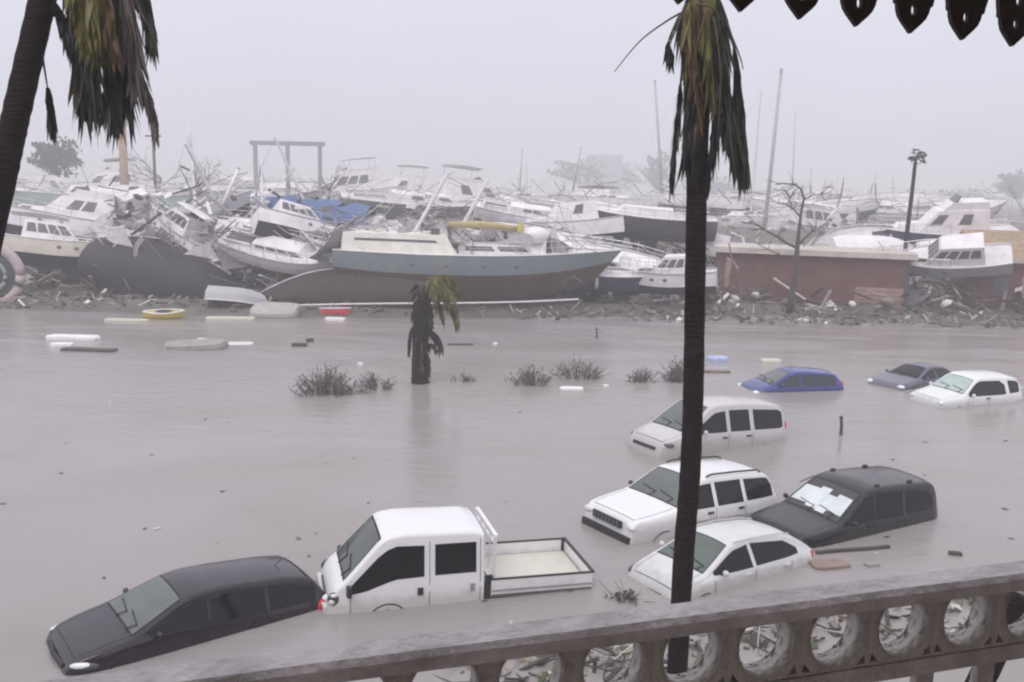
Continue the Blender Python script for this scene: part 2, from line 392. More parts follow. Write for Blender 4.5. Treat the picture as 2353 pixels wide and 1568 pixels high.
# --- dark aubergine estate car, riding low by the truck
P_aub = paint('aubergine_paint', (0.015, 0.008, 0.017), 0.16, 0.03, 0.35, 0.4)
c = Car('estate_car', 'dark aubergine estate car with red tail lamp ahead of the white truck', 4.35, 1.74,
        [(-2.17, 0.62), (-2.15, 0.95), (-2.10, 1.10), (-2.02, 1.22), (-1.78, 1.44), (-1.3, 1.50), (-0.4, 1.52), (0.10, 1.50), (0.42, 1.42), (1.25, 0.985), (1.5, 0.93), (1.95, 0.80), (2.1, 0.70), (2.17, 0.52)],
        [(-2.17, 0.95), (-1.5, 0.99), (0.8, 0.93), (1.3, 0.88), (2.17, 0.62)], plan(4.35, 0.74, 0.92), 0.60, 1.53, P_aub, (-5.27, 14.23, -0.70), (-0.011, -0.085, RAD(218)), 0.98)
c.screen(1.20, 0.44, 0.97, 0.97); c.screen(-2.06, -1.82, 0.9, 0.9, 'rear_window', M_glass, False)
c.side_window([(0.05, 0.99, 1.385), (0.45, 0.985, 1.30), (0.98, 0.98, 1.02)]); c.side_window([(-0.95, 1.02, 1.385), (-0.02, 0.995, 1.39)]); c.side_window([(-1.86, 1.08, 1.24), (-1.7, 1.05, 1.34), (-1.02, 1.03, 1.38)])
for x in (1.0, 0.02, -0.98): c.seam(x, 0.35, c.bz(x) - 0.01)
c.handle(0.2, 0.85, P_aub); c.handle(-0.78, 0.86, P_aub); c.mirror(0.86, 0.98, P_aub)
c.lamp('headlight', (1.90, 0.60, 0.67), (0.22, 0.075, 0.065), M_lamp_dk, -0.42, sub=(0.012, 0.85, M_lamp))
c.lamp('tail_light', (-2.03, 0.70, 0.90), (0.17, 0.13, 0.17), M_red, 0.3, sub=(0.12, 0.6, M_lamp))  # plain red lens with a pale upper part
MB().tube([(2.13, -0.45, 0.60), (2.17, 0, 0.60), (2.13, 0.45, 0.60)], 0.04, 6).build('grille', M_black, c.root)
c.arch(1.32, 0.33); c.arch(-1.32, 0.33)
MB().tube([(-1.35, 0.05, 1.46), (-1.52, 0.05, 1.60)], 0.008, 5).build('aerial', M_black, c.root)

c.bonnet(1.24, 2.0)
# --- white small hatchback by the fence of debris, near the balcony
P_wh1 = paint('white_paint_hatch', (0.66, 0.66, 0.66), 0.35, 0.25)
c = Car('hatchback', 'small white hatchback with curved roof half hidden by the palm trunk', 3.95, 1.66,
        [(-1.97, 0.6), (-1.94, 0.85), (-1.88, 1.0), (-1.75, 1.12), (-1.3, 1.38), (-0.9, 1.44), (-0.2, 1.475), (0.2, 1.46), (0.42, 1.40), (1.2, 0.98), (1.45, 0.92), (1.78, 0.80), (1.9, 0.7), (1.97, 0.5)],
        [(-1.97, 0.92), (-1.4, 0.97), (0.6, 0.91), (1.2, 0.87), (1.97, 0.6)], plan(3.95, 0.7), 0.54, 1.48, P_wh1, (4.169, 16.90, -0.685), (0.018, -0.045, RAD(212.6)), 0.975)
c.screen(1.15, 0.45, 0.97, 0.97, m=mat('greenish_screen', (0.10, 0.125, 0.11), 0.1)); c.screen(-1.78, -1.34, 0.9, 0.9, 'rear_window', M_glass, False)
c.side_window([(-0.02, 0.975, 1.33), (0.4, 0.965, 1.27), (0.97, 0.96, 1.0)]); c.side_window([(-1.32, 1.05, 1.12), (-1.05, 1.02, 1.27), (-0.14, 0.985, 1.34)])
for x in (1.0, -0.08, -1.1): c.seam(x, 0.35, c.bz(x) - 0.01)
c.handle(0.1, 0.85, P_wh1); c.handle(-0.95, 0.87, P_wh1); c.mirror(0.82, 0.96, P_wh1)
c.lamp('headlight', (1.72, 0.57, 0.70), (0.17, 0.09, 0.07), M_lamp_dk, -0.5, sub=(0.01, 0.6, M_lamp)); c.lamp('tail_light', (-1.78, 0.66, 0.9), (0.06, 0.045, 0.12), M_red, 0.3)
MB().box((1.93, 0, 0.58), (0.05, 0.75, 0.07)).build('grille', M_black, c.root)
for s in (1, -1): MB().tube([(0.3, s * 0.52, 1.425), (-0.3, s * 0.545, 1.455), (-1.0, s * 0.53, 1.42), (-1.3, s * 0.5, 1.37)], 0.012, 5).build('roof_gutter', P_wh1, c.root)
c.arch(1.2, 0.31); c.arch(-1.2, 0.31)

c.bonnet(1.2, 1.82)
# --- white boxy off-roader
P_wh2 = paint('white_paint_offroader', (0.80, 0.79, 0.80), 0.3, 0.12)
c = Car('offroader', 'boxy white off-roader with black roof rails behind the palm trunk', 4.6, 1.84,
        [(-2.3, 0.6), (-2.28, 1.05), (-2.22, 1.2), (-2.02, 1.62), (-1.85, 1.705), (-1.0, 1.745), (0.0, 1.745), (0.32, 1.70), (1.05, 1.17), (1.25, 1.13), (2.1, 1.0), (2.22, 0.93), (2.27, 0.7), (2.3, 0.5)],
        [(-2.3, 1.1), (-1.6, 1.13), (0.8, 1.09), (1.2, 1.04), (2.3, 0.9)], plan(4.6, 0.84, 0.9), 0.66, 1.75, P_wh2, (3.902, 19.87, -0.684), (-0.012, -0.085, RAD(215.3)), 0.997, corner=0.09)
c.screen(1.02, 0.36, 0.985, 0.985); c.screen(-2.2, -2.05, 0.9, 0.9, 'rear_window', M_glass, False)
c.side_window([(-0.02, 1.13, 1.58), (0.3, 1.125, 1.56), (0.80, 1.12, 1.2)]); c.side_window([(-0.98, 1.15, 1.59), (-0.16, 1.135, 1.59)]); c.side_window([(-2.03, 1.19, 1.4), (-1.9, 1.185, 1.56), (-1.12, 1.16, 1.585)])
for x in (0.88, -0.09, -1.05): c.seam(x, 0.4, c.bz(x) - 0.01)
c.handle(0.1, 1.0); c.handle(-0.9, 1.02); c.mirror(0.74, 1.13, M_black)
c.lamp('headlight', (2.235, 0.66, 0.83), (0.06, 0.15, 0.075), M_lamp, -0.2); c.lamp('tail_light', (-2.22, 0.74, 1.0), (0.06, 0.07, 0.2), M_red)
gr = MB().box((2.30, 0, 0.82), (0.05, 0.9, 0.15)).build('grille', M_black, c.root)
for k in range(7): MB().box((2.335, -0.36 + 0.12 * k, 0.82), (0.02, 0.07, 0.12)).build('grille_slot', M_lamp_dk, gr)
MB().box((2.29, 0, 0.56), (0.12, 1.5, 0.14)).build('bumper', M_black, c.root)
for s in (1, -1):
    MB().tube([(0.05, s * 0.61, 1.725), (-0.1, s * 0.61, 1.765), (-1.0, s * 0.61, 1.765), (-1.65, s * 0.6, 1.745), (-1.78, s * 0.6, 1.69)], 0.022, 6).build('roof_rail', M_black, c.root)
c.arch(1.42, 0.38); c.arch(-1.35, 0.38)

c.bonnet(1.1, 2.12); c.strip(-1.9, 1.0, 0.80, 0.06, mat('grey_moulding', (0.42, 0.41, 0.41), 0.5))
# --- dark SUV with sunshade
P_char = paint('charcoal_paint', (0.012, 0.012, 0.014), 0.22, 0.05, 0.3, 0.4)
c = Car('suv', 'charcoal suv with a silver sunshade propped in its windscreen', 4.5, 1.8,
        [(-2.25, 0.6), (-2.24, 1.05), (-2.22, 1.32), (-2.14, 1.66), (-1.98, 1.76), (-1.0, 1.79), (-0.1, 1.79), (0.2, 1.72), (1.05, 1.09), (1.25, 1.05), (2.0, 0.93), (2.15, 0.84), (2.22, 0.6), (2.25, 0.5)],
        [(-2.25, 1.02), (-1.6, 1.06), (0.8, 1.03), (1.2, 0.98), (2.25, 0.8)], plan(4.5, 0.82, 0.93), 0.72, 1.80, P_char, (7.42, 19.556, -0.74), (-0.011, -0.054, RAD(209.5)), 0.985)
c.screen(1.02, 0.30, 0.97, 0.97, m=mat('dark_screen', (0.045, 0.05, 0.05), 0.08)); c.screen(-2.12, -1.98, 0.85, 0.85, 'rear_window', M_glass, False)
c.side_window([(0.0, 1.08, 1.61), (0.25, 1.07, 1.57), (0.82, 1.06, 1.12)]); c.side_window([(-0.95, 1.10, 1.62), (-0.1, 1.085, 1.62)]); c.side_window([(-1.98, 1.18, 1.40), (-1.86, 1.15, 1.54), (-1.08, 1.12, 1.61)])
for x in (0.9, -0.05, -1.0): c.seam(x, 0.4, c.bz(x) - 0.01)
c.handle(0.12, 0.97); c.handle(-0.85, 0.98); c.mirror(0.78, 1.07, M_black)
M_shade = mat('silver_sunshade', (0.66, 0.71, 0.72), 0.3, metal=0.0, spec=0.7, bump=0.3, bscale=14)
for k, (ya, yb, xa, xb) in enumerate([(-0.97, -0.35, 0.90, 0.50), (-0.35, 0.06, 0.96, 0.44), (0.06, 0.40, 0.99, 0.56), (0.40, 0.93, 0.90, 0.48)]):
    c.top_patch(xa, xb, 1.0, 1.0, 0.018 + 0.004 * (k % 2), ya, yb, 6, 5).build('sunshade_panel', M_shade, c.root, recalc=False)
for x in (-0.25, -1.35):
    for s in (1, -1): MB().ball((x, s * 0.62, 1.765), (0.09, 0.05, 0.045), 10, 6).build('rack_foot', M_black, c.root, True)
c.lamp('headlight', (2.12, 0.62, 0.76), (0.09, 0.15, 0.09), M_lamp_dk, -0.3, sub=(0.0, 0.7, M_lamp)); c.lamp('tail_light', (-2.18, 0.68, 0.98), (0.07, 0.08, 0.2), M_red)
MB().box((2.22, 0, 0.76), (0.07, 0.85, 0.13)).build('grille', M_black, c.root)
MB().tube([(0.3, -0.66, 1.66), (0.62, -0.78, 1.5)], 0.012, 5).build('aerial', M_black, c.root)
c.arch(1.4, 0.37); c.arch(-1.3, 0.37)

c.bonnet(1.1, 2.05)
# --- white minivan
P_wh3 = paint('white_paint_van', (0.56, 0.54, 0.54), 0.35, 0.15)
c = Car('minivan', 'white minivan with three dark side windows and a tall roof', 4.55, 1.72,
        [(-2.27, 0.6), (-2.26, 1.2), (-2.2, 1.55), (-2.05, 1.74), (-1.7, 1.80), (-0.6, 1.84), (0.3, 1.82), (0.62, 1.75), (1.5, 1.06), (1.7, 0.99), (2.1, 0.85), (2.22, 0.72), (2.27, 0.5)],
        [(-2.27, 1.05), (-1.5, 1.06), (0.8, 1.02), (1.5, 0.93), (2.27, 0.68)], plan(4.55, 0.76, 0.92), 0.62, 1.85, P_wh3, (5.72, 25.898, -0.60), (0.01, -0.08, RAD(210.9)), 1.045)
c.screen(1.46, 0.66, 0.97, 0.97); c.screen(-2.22, -2.1, 0.85, 0.85, 'rear_window', M_glass, False)
c.side_window([(0.10, 1.08, 1.60), (0.5, 1.07, 1.55), (1.10, 1.06, 1.18)]); c.side_window([(-0.78, 1.09, 1.62), (-0.06, 1.085, 1.62)]); c.side_window([(-2.06, 1.15, 1.52), (-1.96, 1.11, 1.58), (-0.96, 1.10, 1.615)])
for x in (1.12, 0.02, -0.88): c.seam(x, 0.4, c.bz(x) - 0.01)
c.handle(0.18, 0.92); c.handle(-0.72, 0.94); c.mirror(0.98, 1.06, P_wh3)
c.lamp('headlight', (2.02, 0.62, 0.76), (0.15, 0.10, 0.06), M_lamp_dk, -0.5, sub=(0.01, 0.6, M_lamp)); c.lamp('tail_light', (-2.22, 0.72, 1.05), (0.06, 0.07, 0.24), M_red)
MB().box((2.25, 0, 0.62), (0.05, 0.9, 0.08)).build('grille', M_black, c.root)
c.arch(1.4, 0.32); c.arch(-1.35, 0.32)

c.bonnet(1.52, 2.1)
# --- blue hatchback
P_blue = paint('blue_paint', (0.028, 0.042, 0.22), 0.2, 0.05)
c = Car('hatchback', 'blue hatchback sunk to its window line beyond the minivan', 3.75, 1.66,
        [(-1.87, 0.6), (-1.85, 0.95), (-1.78, 1.12), (-1.55, 1.38), (-1.3, 1.43), (-0.4, 1.485), (0.1, 1.47), (0.35, 1.40), (1.12, 0.96), (1.35, 0.91), (1.7, 0.78), (1.82, 0.68), (1.87, 0.5)],
        [(-1.87, 0.95), (-1.2, 0.96), (0.6, 0.9), (1.1, 0.85), (1.87, 0.58)], plan(3.75, 0.7), 0.54, 1.49, P_blue, (10.54, 33.95, -0.72), (-0.012, -0.03, RAD(192)), 0.985)
M_tint = mat('tinted_glass', (0.02, 0.03, 0.045), 0.08)
c.screen(1.08, 0.38, 0.97, 0.97); c.screen(-1.76, -1.58, 0.9, 0.9, 'rear_window', M_glass, False)
c.side_window([(0.0, 0.95, 1.34), (0.38, 0.94, 1.27), (0.92, 0.93, 0.98)], m=M_tint); c.side_window([(-1.5, 1.0, 1.24), (-1.35, 0.985, 1.31), (-0.1, 0.96, 1.35)], m=M_tint)
for x in (0.95, -0.05, -1.0): c.seam(x, 0.35, c.bz(x) - 0.01)
c.mirror(0.78, 0.94, P_blue); c.lamp('headlight', (1.72, 0.53, 0.66), (0.14, 0.14, 0.08), M_lamp, -0.5); c.lamp('tail_light', (-1.78, 0.64, 0.95), (0.08, 0.08, 0.18), M_red)
c.arch(1.15, 0.3); c.arch(-1.2, 0.3)

# --- grey-blue saloon behind the white estate
P_grey = paint('slate_blue_paint', (0.085, 0.085, 0.14), 0.32, 0.15)
pb = at(2105, 872, z=0.1)
c = Car('saloon_car', 'slate blue saloon with a pale bonnet sheen beyond the small white suv', 4.2, 1.68,
        [(-2.1, 0.6), (-2.06, 0.88), (-1.95, 0.98), (-1.5, 1.02), (-0.95, 1.34), (-0.6, 1.39), (-0.1, 1.40), (0.2, 1.34), (0.95, 0.96), (1.2, 0.92), (1.9, 0.78), (2.04, 0.66), (2.1, 0.5)],
        [(-2.1, 0.9), (-1.2, 0.94), (0.6, 0.89), (1.1, 0.85), (2.1, 0.58)], plan(4.2), 0.53, 1.41, P_grey, (pb.x, pb.y, -0.66), (0, -0.05, RAD(212)), 1.0)
c.screen(0.92, 0.24, 0.97, 0.97, m=M_glass); c.screen(-1.45, -1.0, 0.93, 0.93, 'rear_window', M_glass, False)
c.side_window([(-0.1, 0.95, 1.27), (0.25, 0.94, 1.2), (0.78, 0.93, 0.97)]); c.side_window([(-1.2, 0.99, 1.06), (-0.9, 0.98, 1.24), (-0.2, 0.955, 1.28)])
for x in (0.85, -0.15): c.seam(x, 0.35, c.bz(x) - 0.01)
c.mirror(0.66, 0.93, P_grey); c.lamp('headlight', (1.92, 0.55, 0.66), (0.14, 0.15, 0.08), M_lamp, -0.4); c.lamp('tail_light', (-2.02, 0.62, 0.84), (0.07, 0.14, 0.09), M_red)
c.arch(1.3, 0.3); c.arch(-1.3, 0.3)

# --- small white suv
P_wh4 = paint('white_paint_suv', (0.76, 0.77, 0.76), 0.35, 0.15)
c = Car('small_suv', 'small white suv with pale windscreen and a spare wheel on its tail', 3.95, 1.72,
        [(-1.97, 0.6), (-1.95, 1.1), (-1.85, 1.4), (-1.68, 1.60), (-1.45, 1.65), (-0.4, 1.68), (0.1, 1.66), (0.35, 1.58), (0.98, 1.10), (1.2, 1.05), (1.8, 0.93), (1.92, 0.82), (1.97, 0.5)],
        [(-1.97, 1.02), (-1.2, 1.04), (0.6, 1.01), (1.1, 0.96), (1.97, 0.78)], plan(3.95, 0.78, 0.88), 0.60, 1.69, P_wh4, (16.437, 32.416, -0.70), (-0.03, -0.03, RAD(203)), 1.005)
c.screen(0.94, 0.38, 0.97, 0.97, m=mat('pale_screen', (0.42, 0.50, 0.47), 0.2)); c.screen(-1.88, -1.72, 0.85, 0.85, 'rear_window', M_glass, False)  # windscreen given a pale greenish colour
c.side_window([(-1.0, 1.08, 1.36), (-0.85, 1.06, 1.5), (0.15, 1.05, 1.51), (0.45, 1.05, 1.4), (0.78, 1.04, 1.1)]); c.side_window([(-1.72, 1.14, 1.4), (-1.6, 1.11, 1.47), (-1.2, 1.09, 1.50)])
for x in (0.85, -0.2): c.seam(x, 0.4, c.bz(x) - 0.01)
c.handle(-0.1, 0.95); c.mirror(0.72, 1.05, P_wh4); c.lamp('headlight', (1.88, 0.6, 0.8), (0.08, 0.14, 0.08), M_lamp, -0.3); c.lamp('tail_light', (-1.92, 0.7, 0.95), (0.05, 0.07, 0.15), M_red)
sp = MB().tube([(-1.95, 0.1, 1.0), (-2.17, 0.1, 1.0)], 0.33, 18).build('spare_wheel', M_seal, c.root, True, 40)
MB().tube([(-2.175, 0.1, 1.0), (-2.19, 0.1, 1.0)], 0.2, 14).build('rim', M_chrome, sp)
c.arch(1.2, 0.34); c.arch(-1.2, 0.34)

c.bonnet(1.02, 1.82)
# --- white double-cab flatbed truck
P_tr = paint('white_paint_truck', (0.80, 0.79, 0.80), 0.32, 0.10)
c = Car('flatbed_truck', 'white double-cab flatbed truck with empty drop-side bed', 4.85, 1.70,
        [(-0.40, 1.94), (-0.2, 1.995), (1.1, 2.015), (1.38, 1.97), (1.52, 1.87), (2.13, 1.18), (2.28, 1.06), (2.39, 0.90), (2.44, 0.72), (2.46, 0.5)],
        [(-0.4, 1.10), (1.2, 1.08), (1.8, 1.0), (2.46, 0.72)], [(-0.4, 1.0), (1.6, 1.0), (2.1, 0.98), (2.34, 0.93), (2.46, 0.86)], 0.70, 2.02, P_tr,
        (-1.03, 15.93, -0.63), (-0.012, -0.025, RAD(196)), 0.965, cat='truck', x_range=(-0.40, 2.46), crown=0.03, corner=0.12)
c.screen(2.11, 1.50, 0.99, 0.99, m=mat('truck_screen', (0.07, 0.085, 0.08), 0.08))
c.side_window([(0.72, 1.21, 1.74), (1.24, 1.19, 1.755), (1.44, 1.12, 1.66), (1.74, 1.01, 1.36), (2.02, 0.96, 1.07)]); c.side_window([(-0.24, 1.23, 1.75), (0.5, 1.22, 1.75)])
for x in (0.61, -0.33): c.seam(x, 0.4, 1.82)
c.seam(2.02, 0.45, 0.92)
c.handle(0.78, 0.94, L=0.10, h=0.13); c.handle(-0.18, 0.95, M_chrome, L=0.08, h=0.14)
for s in (1, -1):
    mo = MB().box((2.06, s * 0.92, 1.06), (0.07, 0.12, 0.19), Matrix.Rotation(s * 0.2, 3, 'Z')).build('wing_mirror', M_black, c.root)
    MB().tube([(2.02, s * 0.80, 1.0), (2.06, s * 0.90, 1.03)], 0.014, 5).build('mirror_arm', M_black, mo)
    hl = MB().ball((2.30, s * 0.735, 0.86), (0.12, 0.075, 0.13), 14, 8).build('headlight', M_lamp_dk, c.root, True)
    MB().ball((2.34, s * 0.775, 0.83), (0.065, 0.05, 0.055), 10, 6).build('lens', M_lamp, hl, True)
    MB().ball((2.30, s * 0.765, 0.94), (0.075, 0.05, 0.035), 10, 6).build('indicator', M_lamp, hl, True)
# seat backs behind the windscreen and light-coloured bumper
MB().box((2.44, 0, 0.66), (0.10, 1.5, 0.13)).build('bumper', P_tr, c.root)
MB().box((2.41, 0, 0.80), (0.05, 0.8, 0.05)).build('grille', M_black, c.root)
c.arch(1.35, 0.34, 0.37)
M_bed = mat('bed_paint', (0.62, 0.60, 0.53), 0.6, var=0.12, dirt=0.35, dirt_col=(0.35, 0.32, 0.26), dscale=3)
MB().box((-1.53, 0, 0.765), (1.92, 1.60, 0.08)).build('bed_floor', M_bed, c.root)
for s in (1, -1):
    sd = MB().box((-1.53, s * 0.835, 0.885), (1.98, 0.035, 0.32)).build('bed_side', P_tr, c.root)
    MB().box((-1.53, s * 0.835, 1.057), (2.0, 0.045, 0.026)).build('rim', M_black, sd)
    MB().box((-1.53, s * 0.856, 0.84), (1.96, 0.012, 0.03)).build('rib', M_chrome, sd)
    MB().box((-1.53, s * 0.856, 0.75), (1.96, 0.012, 0.02)).build('rib', M_seal, sd)
    MB().box((-2.49, s * 0.815, 0.92), (0.05, 0.05, 0.26)).build('corner_post', M_black, c.root)
tg = MB().box((-2.535, 0, 0.885), (0.035, 1.63, 0.32)).build('tailgate', P_tr, c.root)
MB().box((-2.535, 0, 1.057), (0.055, 1.70, 0.032)).build('rim', M_black, tg)
MB().box((-0.535, 0, 0.885), (0.03, 1.6, 0.32)).build('headboard', P_tr, c.root)
gf = MB().box((-0.62, 0, 1.85), (0.07, 1.5, 0.05)).build('cab_guard', P_tr, c.root)
for s in (1, -1): MB().box((-0.60, s * 0.74, 1.33), (0.06, 0.05, 1.02)).build('guard_post', P_tr, gf)
MB().box((-0.62, 0, 1.68), (0.05, 1.46, 0.04)).build('guard_bar', P_tr, gf)
for y in (-0.35, 0, 0.35): MB().box((-0.61, y, 1.46), (0.03, 0.03, 0.76)).build('guard_bar', P_tr, gf)
MB().box((-0.5, 0.80, 0.85), (0.13, 0.06, 0.55)).build('dark_gap', M_black, c.root)  # black block put in for the dark gap between cab and bed
MB().box((-1.0, 0, 0.6), (3.0, 0.8, 0.2)).build('chassis', M_black, c.root)
for s in (1, -1):
    MB().tube([(-1.7, s * 0.55, 0.33), (-1.7, s * 0.78, 0.33)], 0.33, 16).build('wheel', M_seal, c.root)

# ------------------------------------------------------------------ boats
M_anti = [mat('antifoul_brown', (0.032, 0.022, 0.020), 0.75, var=0.25, scale=0.8, dirt=0.35, dirt_col=(0.05, 0.036, 0.032)),
          mat('antifoul_dark', (0.019, 0.017, 0.022), 0.7, var=0.25, scale=0.8, dirt=0.3, dirt_col=(0.04, 0.034, 0.036)),
          mat('antifoul_red', (0.16, 0.07, 0.06), 0.75, var=0.2, scale=0.8, dirt=0.35, dirt_col=(0.12, 0.10, 0.09)),
          mat('antifoul_blue', (0.06, 0.075, 0.13), 0.7, var=0.2, scale=0.8, dirt=0.3)]
def gel(name, c, d=0.3): return mat(name, c, 0.35, var=0.08, scale=1.0, dirt=d, dirt_col=(0.30, 0.27, 0.25), dscale=1.6)
M_white = gel('white_gelcoat', (0.80, 0.755, 0.775)); M_cream = gel('cream_gelcoat', (0.66, 0.61, 0.52)); M_grey = gel('grey_gelcoat', (0.36, 0.36, 0.38))
M_teal = gel('teal_grey_gelcoat', (0.17, 0.21, 0.225), 0.35); M_navy = gel('navy_gelcoat', (0.045, 0.045, 0.10), 0.15); M_dark = gel('dark_hull', (0.05, 0.045, 0.055), 0.15)
M_deck = mat('deck_paint', (0.66, 0.64, 0.64), 0.6, var=0.12, scale=1.5, dirt=0.4, dirt_col=(0.32, 0.29, 0.27))
M_bwin = mat('hazed_boat_window', (0.11, 0.105, 0.115), 0.3); M_rail = mat('stainless_rail', (0.62, 0.62, 0.64), 0.25, metal=0.6)  # window grey is lifted in the colour to imitate haze over dark panes
M_alu = mat('mast_alloy', (0.68, 0.66, 0.66), 0.4, metal=0.1); M_canvas_b = mat('blue_canvas', (0.10, 0.15, 0.30), 0.85, bump=0.4, bscale=4)
M_mustard = mat('mustard_canvas', (0.46, 0.37, 0.19), 0.85, bump=0.5, bscale=5); M_wood = mat('weathered_wood', (0.20, 0.155, 0.12), 0.8, var=0.3, scale=4)

class Boat:
    """x forward to the bow, y to port, z up from the waterline."""
    def __init__(b, name, label, L, B, free, draft, side, bottom, loc, yaw, pitch=0, roll=0, kind='sail', tw=0.55, sheer=0.35, rake=None, cat='boat', deck=None, split=None, lift=0.0, group=None, vec=None):
        b.root = tag(empty(name, loc, (RAD(roll), RAD(pitch), RAD(yaw))), label, cat, group)
        b.L, b.B, b.free = L, B, free; sail = kind == 'sail'; sm = 0.5 if sail else 0.35; n = 15; m = 9
        rake = rake if rake is not None else (0.09 * L if sail else 0.14 * L); ts = split if split is not None else (0.58 if sail else 0.42)
        top, bot, rim = [], [], []
        tv = [0, 0.14, 0.28, 0.42, ts, ts + (1 - ts) * 0.3, ts + (1 - ts) * 0.65, 1.0]; tv = sorted(set(round(q, 4) for q in tv if q <= 1)); b.tv = tv
        for i in range(n):
            s = i / (n - 1); x0 = -L / 2 + L * s * 0.93
            hb = B / 2 * (tw + (1 - tw) * math.sin(math.pi / 2 * min(1, s / sm))) if s < sm else B / 2 * max(0.012, math.cos(math.pi / 2 * ((s - sm) / (1 - sm)) ** (1.45 if sail else 1.9)))
            zsh = free * (1 + sheer * (s - 0.35) ** 2 * 2.2 * (1 if s > 0.35 else 0.5))
            zk = -draft * (1 - (abs(s - 0.42) / 0.58) ** 3.2) if sail else -draft * (1 - max(0, (s - 0.45) / 0.55) ** 2.4)
            ring = []
            for tt in tv:
                if sail: y = hb * math.sin(tt * math.pi / 2) ** 0.85; z = zk + (zsh - zk) * (1 - math.cos(tt * math.pi / 2)) ** 0.95
                else:
                    zc = 0.12 * free + 0.5 * free * max(0, s - 0.5) ** 1.5 * 2
                    if tt <= 0.42: y = hb * 0.86 * tt / 0.42; z = zk + (zc - zk) * (tt / 0.42)
                    else: u = (tt - 0.42) / 0.58; y = hb * (0.86 + 0.14 * u ** 0.7); z = zc + (zsh - zc) * u
                x = x0 + rake * s ** 3 * (z - zk) / max(0.2, (zsh - zk)) + L * 0.07 * s * (0.3 if sail else 0.1)
                ring.append(Vector((x, y, z)))
            k = tv.index(round(ts, 4))
            mir = lambda r: [Vector((p.x, -p.y, p.z)) for p in r[::-1]]
            bot.append(mir(ring[1:k + 1]) + ring[:k + 1]); top.append(ring[k:]); rim.append(ring[-1])
        b.rim = rim
        tb = MB()
        for sgn in (1, -1): tb.loft([[Vector((p.x, p.y * sgn, p.z)) for p in r] for r in top], False, (False, False))
        r0 = bot[0]; tr = [Vector((p.x, -p.y, p.z)) for p in top[0][::-1]] + r0[1:-1] + top[0]
        tb.add([p + Vector((-0.004, 0, 0)) for p in tr], [tuple(range(len(tr)))])
        b.hull = tb.build('hull', side, b.root, True, 40)
        MB().loft(bot, False, (False, False)).build('hull_bottom', bottom, b.root, True, 50)
        dk = []
        for p in rim: dk.append([Vector((p.x, q * p.y * 0.985, p.z - 0.06 + 0.05 * (1 - q * q))) for q in (-1, -0.5, 0, 0.5, 1)])
        MB().loft(dk, False, (False, False)).build('deck', deck or M_deck, b.root, True)
        for sgn in (1, -1): MB().tube([(p.x, p.y * sgn, p.z) for p in rim], 0.045, 5).build('rub_rail', M_white if side is not M_white else M_grey, b.root, True)
    def at(b, s):  # rim point at fraction from stern
        f = s * (len(b.rim) - 1); i = min(int(f), len(b.rim) - 2); return b.rim[i].lerp(b.rim[i + 1], f - i)
    def house(b, s0, s1, wf, h, z=None, fr=0.35, rr=0.08, m=None, panes=3, name='cabin', taper=0.86, front=True, wf1=None, pane_h=(0.42, 0.85), dz=0.0):
        a, d = b.at(s0), b.at(s1); z0 = (z if z is not None else min(a.z, d.z) - 0.1) + dz; zt = z0 + h
        w0 = a.y * wf; w1 = d.y * (wf1 or wf); L = d.x - a.x
        P = [(a.x, -w0, z0), (d.x, -w1, z0), (d.x, w1, z0), (a.x, w0, z0), (a.x + rr * h, -w0 * taper, zt), (d.x - fr * h * 2, -w1 * taper, zt), (d.x - fr * h * 2, w1 * taper, zt), (a.x + rr * h, w0 * taper, zt)]
        P = [Vector(p) for p in P]; o = MB().hexa(P).build(name, m or M_white, b.root)
        for sg, (q0, q1, q2, q3) in ((1, (3, 2, 6, 7)), (-1, (0, 1, 5, 4))):
            for k in range(panes):
                if b.root.location.y > 60 and random.random() < 0.65: continue
                u0, u1 = 0.06 + 0.9 * (k + 0.06) / panes, 0.06 + 0.9 * (k + 0.92) / panes; vs = []
                for (u, v) in ((u0, pane_h[0]), (u1, pane_h[0]), (u1 - 0.02, pane_h[1]), (u0, pane_h[1])):
                    p = P[q0].lerp(P[q1], u).lerp(P[q3].lerp(P[q2], u), v); vs.append(p + Vector((0, sg * 0.012, 0.003)))
                MB().add(vs, [(0, 1, 2, 3)]).build('window', M_bwin, o, recalc=False)
        if front:
            for k in range(3):
                if b.root.location.y > 60 and random.random() < 0.4: continue
                u0, u1 = (k + 0.08) / 3, (k + 0.92) / 3; vs = []
                for (u, v) in ((u0, 0.35), (u1, 0.35), (u1, 0.88), (u0, 0.88)):
                    p = P[1].lerp(P[2], u).lerp(P[5].lerp(P[6], u), v); vs.append(p + Vector((0.012, 0, 0.01)))
                MB().add(vs, [(0, 1, 2, 3)]).build('window', M_bwin, o, recalc=False)
        b.house_top = (a.x + rr * h, d.x - fr * h * 2, min(w0, w1) * taper, zt)
        return o
    def hardtop(b, x0, x1, hw, z, h, m=None, post=0.03, name='hardtop', thick=0.1):
        top = MB(); rings = []
        for i in range(7):
            q = i / 6; x = x0 + (x1 - x0) * q; e_ = 0.75 + 0.25 * math.sin(math.pi * q); zz = z + h + 0.06 * math.sin(math.pi * q)
            rings.append([(x, -hw * e_, zz), (x, -hw * e_ * 0.6, zz + thick * 0.8), (x, 0, zz + thick), (x, hw * e_ * 0.6, zz + thick * 0.8), (x, hw * e_, zz), (x, 0, zz - 0.01)])
        o = top.loft(rings).build(name, m or M_white, b.root, True, 50)
        for sx in (0.12, 0.85):
            for sy in (-1, 1):
                x = x0 + (x1 - x0) * sx; MB().tube([(x + 0.15 * (0.5 - sx), sy * hw * 0.85, z - 0.1), (x, sy * hw * 0.75, z + h + 0.02)], post, 6).build('support_post', M_rail, o)
        return o
